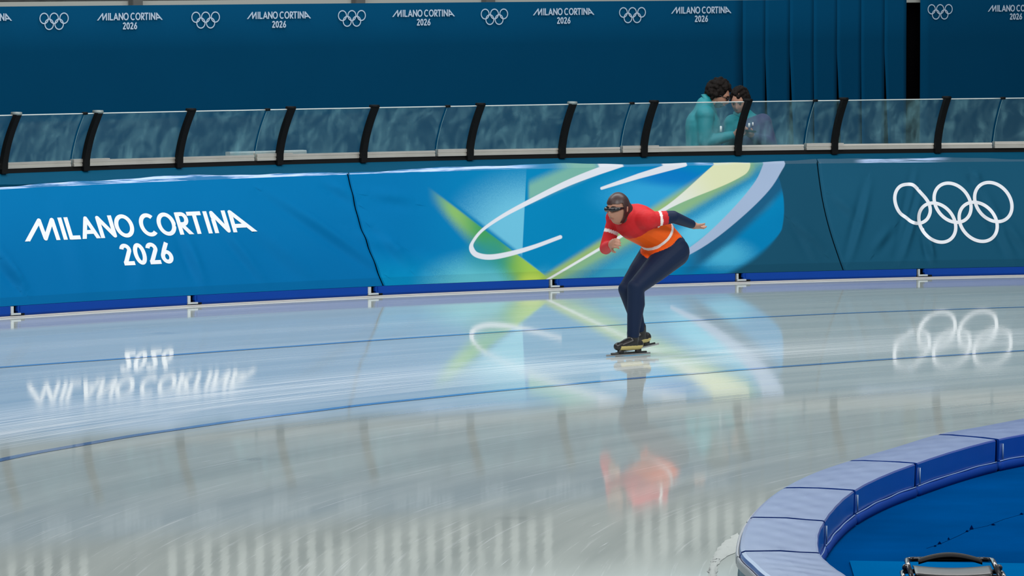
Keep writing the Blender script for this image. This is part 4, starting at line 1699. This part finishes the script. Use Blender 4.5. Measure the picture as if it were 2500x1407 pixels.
# ------------------------------------------------------------------ people
def head_mb(c, fwd, up, scale=1.0, ear=True):
    """head as one shaped surface: brow, sockets, nose, lips, chin, jaw, ears; returns MB and frame"""
    c = Vector(c)
    fwd = Vector(fwd).normalized()
    side_ = fwd.cross(Vector(up)).normalized()
    up_ = side_.cross(fwd).normalized()
    mb = MB()

    def P_(x, y, z):            # x side, y forward, z up (head units: metres)
        return c + side_ * x * scale + fwd * y * scale + up_ * z * scale
    seg, n2 = 48, 32
    v = []
    f = []

    def g(x, y, cx, cy, sx, sy):
        return math.exp(-((x - cx) / sx) ** 2 - ((y - cy) / sy) ** 2)
    for i in range(n2 + 1):
        th = math.pi * i / n2
        for k in range(seg):
            ph = 2 * math.pi * k / seg
            x = .076 * math.sin(th) * math.sin(ph)
            y = .096 * math.sin(th) * math.cos(ph)
            z = .118 * math.cos(th)
            if z < 0:                         # jaw narrows
                x *= 1 - .28 * (-z / .118) ** 1.5
                if y < 0:
                    y *= 1 - .35 * (-z / .118)
            if y > 0:
                y += .024 * g(x, z, 0, -.022, .012, .020) + .012 * g(x, z, 0, -.002, .009, .026)      # nose
                y -= .012 * (g(x, z, -.031, .012, .016, .012) + g(x, z, .031, .012, .016, .012))      # sockets
                y += .007 * g(abs(x), z, .028, .034, .022, .009)                                        # brow
                y += .008 * g(x, z, 0, -.056, .022, .008) - .006 * g(x, z, 0, -.0605, .024, .003)       # lips
                y += .010 * g(x, z, 0, -.095, .022, .014)                                                # chin
                y += .004 * g(abs(x), z, .042, -.02, .018, .02)
            v.append(P_(x, y, z))
    for i in range(n2):
        for k in range(seg):
            f.append((i * seg + k, (i + 1) * seg + k, (i + 1) * seg + (k + 1) % seg, i * seg + (k + 1) % seg))
    mb.add(v, f)
    if ear:
        Rm = Matrix((side_, fwd, up_)).transposed()
        for s_ in (-1, 1):
            mb.ball(P_(s_ * .078, -.008, .0), (.009 * scale, .019 * scale, .031 * scale), 12, Rm)
            mb.ball(P_(s_ * .081, -.012, .012), (.008 * scale, .014 * scale, .014 * scale), 10, Rm)
    return mb, P_


def hand(mb, wrist, direction, palm_n, thumb_side, curl=.5, s=1.0):
    """palm, four fingers of unequal length bent in two joints, and a thumb from the side of the palm"""
    w = Vector(wrist)
    d = Vector(direction).normalized()
    n_ = (Vector(palm_n) - d * Vector(palm_n).dot(d)).normalized()
    t = d.cross(n_).normalized() * thumb_side
    mb.capsule(w - d * .01 * s, w + d * .030 * s, .024 * s, .028 * s, t, 1.2)
    mb.capsule(w + d * .03 * s, w + d * .072 * s, .017 * s, .014 * s, t, 2.5)
    for i, (o_, L) in enumerate(((.030, .070), (.010, .079), (-.010, .073), (-.029, .057))):
        a = w + d * .080 * s + t * o_ * s
        dirv = (d + t * o_ * 2.0).normalized()
        ang = curl * .8 + .06 * i
        p0 = a
        for k, (fr, rr) in enumerate(((.45, .0092), (.32, .0084), (.23, .0076))):
            q = ang * (k + .5)
            dd = (dirv * math.cos(q) + n_ * math.sin(q)).normalized()
            p1 = p0 + dd * L * fr * s
            mb.capsule(p0, p1, rr * s, rr * .92 * s, seg=12)
            p0 = p1
    a = w + d * .025 * s + t * .026 * s
    p1 = a + (t * .7 + d * .55 + n_ * .35).normalized() * .038 * s
    p2 = p1 + (t * .2 + d * .8 + n_ * .5).normalized() * .030 * s
    mb.capsule(a, p1, .014 * s, .011 * s, seg=12)
    mb.capsule(p1, p2, .0105 * s, .009 * s, seg=12)


def face_bits(P_, e, lens=False):
    for s_ in (-1, 1):
        m_ = MB().ball(P_(s_ * .031, .080, .010), .0095, 12)
        m_.build('eye', M['eye'], e)
        MB().tube([P_(s_ * .014, .094, .030), P_(s_ * .030, .093, .034), P_(s_ * .048, .082, .029)], .004, 6).build('eyebrow', M['hair_dark'], e)
    MB().tube([P_(-.022, .088, -.060), P_(-.008, .096, -.058), P_(.008, .096, -.058), P_(.022, .088, -.060)], .0028, 6).build('mouth', mat('lip', (.30, .09, .07), .5), e)


def curls(P_, n_, spread, rmin, rmax, zmin, seed, back=-.02, fr=.02):
    rn = random.Random(seed)
    mb = MB()
    k = 0
    tries = 0
    mb.ball(P_(0, -.014, .030), .092, 18)
    while k < n_ and tries < 6000:
        tries += 1
        th = math.acos(rn.uniform(-.6, 1))
        ph = rn.uniform(0, 2 * math.pi)
        x, y, z = math.sin(th) * math.sin(ph), math.sin(th) * math.cos(ph), math.cos(th)
        # keep the face clear
        if y > .15 and z < .45:
            continue
        if z < zmin and y > -.1:
            continue
        r = rn.uniform(rmin, rmax)
        mb.ball(P_(x * .088 * spread, y * .104 * spread + back, z * .122 * spread + fr), r, 8)
        k += 1
    return mb


# --- person with curly hair, teal jacket, behind the panels -----------------
YP = 50.25


def PX(px, py, Y=YP):
    x, z = at_y(px, py, Y)
    return Vector((x, Y, z))


def standing_person(name, label, root, hips, chest, neck, headc, fwd, up, lshould, rshould, lelb, relb, lwr, rwr, sidev, jacket_m, hand_dirs, feet, bulk=1.0):
    e = empty(name, root)
    tag(e, label, 'person')
    mbh, P_ = head_mb(headc, fwd, up)
    b = mbh
    b.capsule(neck, P_(0, -.02, -.06), .056, .052)
    b.capsule(hips, chest, .12, .13, sidev, 1.25)
    b.capsule(chest, neck, .11, .06, sidev, 1.4)
    for (sh, el, wr) in ((lshould, lelb, lwr), (rshould, relb, rwr)):
        b.capsule(chest, sh, .07, .055)
        b.capsule(sh, el, .048, .040)
        b.capsule(el, wr, .038, .027)
    for (wr, (d, n_, ts_)) in zip((lwr, rwr), hand_dirs):
        hand(b, wr, d, n_, ts_, .6)
    knees = []
    for ft in feet:
        ft = Vector(ft)
        hp = Vector(hips) + (ft - Vector(root)) * .55 + Vector((0, 0, -.05))
        kn_ = (hp + ft) / 2 + Vector((0.02, 0, .02))
        knees.append((hp, kn_, ft))
        b.capsule(hips, hp, .10, .085)
        b.capsule(hp, kn_, .082, .055)
        b.capsule(kn_, ft + Vector((0, 0, .09)), .052, .036)
    b.fused('body', M['skin'], e, .0075, 2)
    # jacket
    j = MB()
    j.capsule(Vector(hips) + Vector((0, 0, -.02)), chest, .155 * bulk, .160 * bulk, sidev, 1.22)
    j.capsule(chest, Vector(neck) - Vector((0, 0, .02)), .145 * bulk, .085, sidev, 1.35)
    for (sh, el, wr) in ((lshould, lelb, lwr), (rshould, relb, rwr)):
        j.capsule(chest, sh, .105, .088)
        j.capsule(sh, el, .082, .064)
        el, wr = Vector(el), Vector(wr)
        j.capsule(el, el + (wr - el) * .95, .062, .042)
        for q in (.35, .7):
            c = Vector(sh) + (el - Vector(sh)) * q
            j.ball(c, .070 - .012 * q, 12)
    jk = j.fused('jacket', jacket_m, e, .010, 3)
    cl = MB()
    ring_ = []
    nk = Vector(neck)
    ax = (Vector(P_(0, -.02, -.06)) - nk).normalized()
    s1 = ax.cross(Vector((0, 1, 0.01))).normalized()
    s2 = ax.cross(s1)
    for zz, rr in ((-.01, .088), (.05, .076)):
        ring_.append([nk + ax * zz + (s1 * math.cos(2 * math.pi * k / 24) + s2 * math.sin(2 * math.pi * k / 24)) * rr for k in range(24)])
    cl.add(ring_[0] + ring_[1], [(k, (k + 1) % 24, 24 + (k + 1) % 24, 24 + k) for k in range(24)])
    co = cl.build('collar', M['teal_jacket'], e)
    co.modifiers.new('thickness', 'SOLIDIFY').thickness = .012
    t = MB()
    for (hp, kn_, ft) in knees:
        t.capsule(Vector(hips) - Vector((0, 0, .04)), hp, .135, .115)
        t.capsule(hp, kn_, .105, .080)
        t.capsule(kn_, ft + Vector((0, 0, .09)), .078, .062)
    t.fused('trousers', M['trousers'], e, .012, 2)
    for (hp, kn_, ft) in knees:
        s_ = MB()
        fd = Vector((fwd[0], fwd[1], 0)).normalized()
        s_.capsule(ft + Vector((0, 0, .045)) - fd * .06, ft + Vector((0, 0, .04)) + fd * .14, .045, .036)
        s_.capsule(ft + Vector((0, 0, .05)), ft + Vector((0, 0, .12)), .045, .045)
        sh_ = s_.fused('shoe', M['boot'], e, .010, 2)
    face_bits(P_, e)
    return e, P_, jk


def paint(o, fn, cols):
    me = o.data
    at = me.color_attributes.new('print', 'FLOAT_COLOR', 'POINT')
    c = np.array([[*cols[fn(v_.co)], 1.0] for v_ in me.vertices], dtype=np.float32)
    at.data.foreach_set('color', c.ravel())


def zone(o, fn):
    me = o.data
    for p in me.polygons:
        p.material_index = fn(p.center)


root1 = (PX(1722, 400).x, YP, 0.02)
sd = Vector((.25, 1, 0)).normalized()
e1, P1, jk1 = standing_person('person', 'person with curly dark hair, glasses and teal jacket, looking down at phone', root1,
    PX(1718, 405), PX(1716, 305), PX(1722, 252), PX(1754, 233), (1, -.18, -.50), (.42, -.05, 1),
    PX(1722, 280, YP - .17), PX(1728, 278, YP + .17), PX(1722, 346, YP - .20), PX(1735, 344, YP + .18),
    PX(1788, 330, YP - .16), PX(1792, 330, YP + .08), sd, M['teal_jacket'],
    [((1, .05, .25), (0, .5, .9), 1), ((1, -.2, .15), (0, -.4, .9), -1)],
    [(root1[0] - .03, YP - .12, .02), (root1[0] + .06, YP + .12, .02)])
h1 = curls(P1, 150, 1.02, .016, .027, -.25, 3, back=-.020, fr=.022)
h1.fused('hair', M['hair_dark'], e1, .006, 0)
beard = MB()
for zz in (-.052, -.068, -.084, -.098):
    for k in range(15):
        a = -1.35 + 2.7 * k / 14
        if zz > -.060 and abs(a) < .55:
            continue
        sn = math.sqrt(max(0, 1 - (zz / .118) ** 2))
        jx = 1 - .28 * (-zz / .118) ** 1.5
        beard.ball(P1(.073 * sn * jx * math.sin(a), .094 * sn * math.cos(a), zz), .0085, 8)
beard.fused('beard', M['hair_dark'], e1, .006, 1)
gl = MB()
for s_ in (-1, 1):
    gl.ball(P1(s_ * .030, .096, .010), (.026, .008, .020), 14, Matrix((P1(1, 0, 0) - P1(0, 0, 0), P1(0, 1, 0) - P1(0, 0, 0), P1(0, 0, 1) - P1(0, 0, 0))).transposed())
    gl.tube([P1(s_ * .052, .090, .014), P1(s_ * .078, .040, .012), P1(s_ * .082, -.01, .006)], .003, 6)
gl.tube([P1(-.01, .105, .016), P1(.01, .105, .016)], .003, 6)
gl.build('glasses', M['lens'], e1)
MB().box(PX(1760, 315, YP - .20), (.02, .008, .055), 0.2, .003).build('badge', M['badge'], e1)

YQ = 50.66
root2 = (PX(1826, 400, YQ).x, YQ, 0.02)
e2, P2, jk2 = standing_person('person', 'person with short dark hair in navy and teal jacket, leaning over phone', root2,
    PX(1836, 400, YQ), PX(1828, 318, YQ), PX(1812, 284, YQ), PX(1806, 249, YQ - .04), (-.38, -1, -.42), (-.10, -.28, 1),
    PX(1862, 300, YQ - .02), PX(1790, 302, YQ + .02), PX(1882, 355, YQ - .06), PX(1782, 350, YQ - .05),
    PX(1838, 332, YQ - .26), PX(1800, 335, YQ - .24), Vector((1, .1, 0)), M['suit'],
    [((-.8, -.5, .35), (-.2, .2, .9), -1), ((.7, -.6, .35), (0, .2, .9), 1)],
    [(root2[0] - .11, YQ, .02), (root2[0] + .11, YQ + .02, .02)], 0.92)
xm = PX(1812, 320, YQ).x
xs = PX(1836, 275, YQ)
paint(jk2, lambda c: 1 if (c.x < xm or (c.z > xs.z - .035 + (c.x - xs.x) * .35 and c.x < xs.x + .10)) else 0, [(0.035, 0.035, 0.10), (0.0, 0.19, 0.225)])
h2 = curls(P2, 120, .98, .014, .020, -.1, 5, back=-.018, fr=.016)
h2.fused('hair', M['hair_dark'], e2, .006, 1)
for (a, b, w, h_) in ((1829, 306, .018, .040), (1838, 303, .012, .034)):
    MB().box(PX(a, b, YQ - .165), (w, .006, h_), .1, .002).build('printed_emblem', M['badge'], e2)
ph_ = MB().box(PX(1826, 320, YP + .02), (.15, .075, .010), Matrix.Rotation(.12, 3, 'Y') @ Matrix.Rotation(-.25, 3, 'X'), .003)
po = ph_.build('phone', M['phone'])
tag(po, 'dark phone held between the two people', 'phone')

# --- the skater --------------------------------------------------------------
gx, gy = at_z(1535, 868)
gx, gy = float(gx), float(gy)
hd = math.radians(40)
FW = Vector((-math.cos(hd), -math.sin(hd), 0))
LF = Vector((-FW.y, FW.x, 0)) * 1.0
LF = Vector((math.sin(hd), -math.cos(hd), 0))       # the side turned to the camera


def K(fw, lf, z):
    return Vector((gx, gy, 0)) + FW * fw + LF * lf + Vector((0, 0, z))


sk = empty('skater', (gx, gy, 0))
tag(sk, 'person speed skating in orange and navy suit, bent low, moving left', 'person')
hipc = K(-.36, 0, .765)
waist = K(-.26, 0, .885)
chest = K(-.07, 0, .975)
neck = K(.02, 0, 1.025)
headc = K(.095, -.01, 1.075)
lsh, rsh = K(-.03, .18, 1.00), K(-.03, -.18, 1.00)
lel, lwr = K(-.20, .26, 1.02), K(-.44, .20, .955)           # near arm folded onto the back
rel, rwr = K(.05, -.20, .78), K(.17, .0, .82)           # far arm swung forward and across
lhip, rhip = K(-.36, .09, .75), K(-.36, -.09, .75)
lkn, rkn = K(.00, .08, .505), K(-.06, -.09, .48)
lan, ran = K(-.015, .03, .135), K(-.20, -.10, .165)
hb, PS = head_mb(headc, FW + Vector((.10, -.10, -.12)), Vector((-.12, -.1, 1)), .96)
hb.capsule(neck, PS(0, -.03, -.05), .058, .055)
hb.capsule(waist, chest, .11, .12, LF, 1.3)
hb.capsule(chest, neck, .10, .06)
hb.capsule(hipc, waist, .12, .11, LF, 1.25)
for (s_, l_, w_) in ((lsh, lel, lwr), (rsh, rel, rwr)):
    hb.capsule(chest, s_, .07, .05)
    hb.capsule(s_, l_, .045, .038)
    hb.capsule(l_, w_, .037, .026)
hand(hb, lwr, (lwr - lel).normalized() + Vector((0, 0, -.1)), (0, 0, 1), 1, .5)
hand(hb, rwr, (rwr - rel).normalized(), -FW + Vector((0, 0, -.3)), -1, .8)
for (h_, k_, a_) in ((lhip, lkn, lan), (rhip, rkn, ran)):
    hb.capsule(h_, k_, .085, .055)
    hb.capsule(k_, a_, .052, .034)
hb.fused('body', M['skin'], sk, .0075, 2)
# skin suit
j = MB()
j.capsule(hipc, waist, .148, .128, LF, 1.22)
j.capsule(waist, chest, .130, .138, LF, 1.32)
j.capsule(chest, neck, .125, .066, LF, 1.2)
for (s_, l_, w_) in ((lsh, lel, lwr), (rsh, rel, rwr)):
    j.capsule(chest, s_, .095, .076)
    j.capsule(s_, l_, .062, .047)
    j.capsule(l_, l_ + (w_ - l_) * .97, .046, .033)
for (h_, k_, a_) in ((lhip, lkn, lan), (rhip, rkn, ran)):
    j.capsule(hipc, h_, .12, .115)
    j.capsule(h_, h_ + (k_ - h_) * .55, .118, .092)
    j.capsule(h_ + (k_ - h_) * .5, k_, .094, .063)
    c_ = k_ + (a_ - k_) * .35 - FW * .018
    j.capsule(k_, c_, .060, .060)
    j.capsule(c_, a_, .058, .040)
    j.capsule(k_, a_, .065, .044)
su = j.fused('skin_suit', M['suit'], sk, .0055, 5)


def seg_d(p, a, b):
    d = b - a
    t = max(0, min(1, (p - a).dot(d) / d.dot(d)))
    return (p - a - d * t).length, t


def suit_zone(c):
    best = []
    dl1, t1 = seg_d(c, lsh, lel)
    dl2, t2 = seg_d(c, lel, lwr)
    dr1, t3 = seg_d(c, rsh, rel)
    dr2, t4 = seg_d(c, rel, rwr)
    dt, tt_ = seg_d(c, hipc, chest)
    dn, _ = seg_d(c, chest, neck)
    dlg = min(seg_d(c, lhip, lkn)[0], seg_d(c, rhip, rkn)[0], seg_d(c, lkn, lan)[0], seg_d(c, rkn, ran)[0])
    arms = [(dl1 - .045 + .10 * max(0, .3 - t1), 'u', t1), (dl2 - .04, 'f', t2), (dr1 - .045 + .10 * max(0, .3 - t3), 'u', t3), (dr2 - .04, 'g', t4)]
    am = min(arms)
    if am[0] < min(dt - .14, dn - .10, dlg - .09):
        if am[1] == 'u':
            return 3 if .42 < am[2] < .52 else (0 if am[2] > .75 and am[0] == arms[0][0] else 2)
        if am[1] == 'f':
            return 0
        return 2
    if dn - .10 < dt - .14:
        return 2
    if dlg - .09 < dt - .135 or tt_ < .05:
        return 0
    rel_z = (c - (hipc + (chest - hipc) * tt_)).dot(Vector((0, 0, 1)))
    if tt_ > .96:
        return 2
    if abs(tt_ - .42) < .035:
        return 3
    return 1


paint(su, suit_zone, [(0.004, 0.014, 0.045), (0.80, 0.10, 0.005), (0.50, 0.015, 0.02), (0.8, 0.72, 0.7)])
# hood with visor-like glasses
hd_ = MB()
RH = Matrix((PS(1, 0, 0) - PS(0, 0, 0), PS(0, 1, 0) - PS(0, 0, 0), PS(0, 0, 1) - PS(0, 0, 0))).transposed()
hd_.ball(PS(0, -.004, .010), (.086, .104, .122), 32, RH)
hd_.capsule(PS(0, -.05, -.02), neck, .080, .072)
hood = hd_.fused('hood', M['hood'], sk, .006, 2)
bm = bmesh.new()
bm.from_mesh(hood.data)
kill = []
o_ = PS(0, 0, 0)
fwd_ = (PS(0, 1, 0) - o_).normalized()
up_ = (PS(0, 0, 1) - o_).normalized()
for vtx in bm.verts:
    q = vtx.co - o_
    if q.dot(fwd_) > .028 and q.dot(up_) < .048:
        kill.append(vtx)
bmesh.ops.delete(bm, geom=kill, context='VERTS')
bm.to_mesh(hood.data)
bm.free()
face_bits(PS, sk)
g_ = MB()
g_.tube([PS(-.078, .02, .014), PS(-.062, .072, .014), PS(-.030, .100, .012), PS(0, .104, .016), PS(.030, .100, .012), PS(.062, .072, .014), PS(.078, .02, .014)],
        [.006, .014, .018, .010, .018, .014, .006], 10)
g_.build('glasses', M['lens'], sk)


def skate(ank, toe_dir, pitch, toe_z):
    td = Vector(toe_dir).normalized()
    up0 = Vector((0, 0, 1))
    sd_ = td.cross(up0).normalized()
    R = Matrix.Rotation(pitch, 3, sd_)
    td2 = R @ td
    up2 = R @ up0
    b = MB()
    heel = ank - up2 * .055 - td2 * .05
    b.capsule(ank + up2 * .03, ank - up2 * .045, .046, .042)
    b.capsule(heel, ank - up2 * .062 + td2 * .15, .040, .030, sd_, 1.0)
    b.capsule(ank - up2 * .03, ank - up2 * .055 + td2 * .10, .042, .034)
    bo = b.fused('boot', [M['boot'], M['boot_yellow']], sk, .006, 3)
    zone(bo, lambda c: 1 if (c - ank).dot(up2) < -.062 and (c - ank).dot(td2) < .14 else 0)
    bl = MB()
    base_ = ank - up2 * .130
    Rm = Matrix((td2, sd_, up2)).transposed()
    bl.box(base_ + td2 * .045 + up2 * .006, (.43, .0018, .014), Rm)
    bo2 = bl.build('blade', M['steel'], bo, smooth=False)
    tb = MB()
    tb.tube([base_ + td2 * (-.13) + up2 * .016, base_ + td2 * .21 + up2 * .016], .008, 8)
    for q in (-.05, .12):
        tb.box(base_ + td2 * q + up2 * .030, (.05, .022, .032), Rm, .003)
    bb = tb.build('blade_holder', M['boot'], bo)
    for x in (bo2, bb):
        x.matrix_parent_inverse = Matrix.Identity(4)
        x.matrix_parent_inverse = (bo.matrix_parent_inverse.copy()).inverted() @ Matrix.Identity(4)
        x.matrix_parent_inverse = Matrix.Identity(4)
    return bo


skate(lan, FW, 0.0, 0)
skate(ran + Vector((0, 0, 0)), FW * 1.0 + LF * .0, -.12, 0)

# parts were modelled in world coordinates: fix parenting so nothing shifts
bpy.context.view_layer.update()


def fix(o):
    p = o.parent
    chain = Matrix.Identity(4)
    chain = p.matrix_basis.copy() if p.parent is None else (world_of(p))
    o.matrix_parent_inverse = chain.inverted()


def world_of(o):
    if o.parent is None:
        return o.matrix_basis.copy()
    return world_of(o.parent) @ o.matrix_parent_inverse @ o.matrix_basis


for o in bpy.data.objects:
    if o.parent and o.parent.parent is None:
        fix(o)
for o in bpy.data.objects:
    if o.parent and o.parent.parent is not None:
        fix(o)
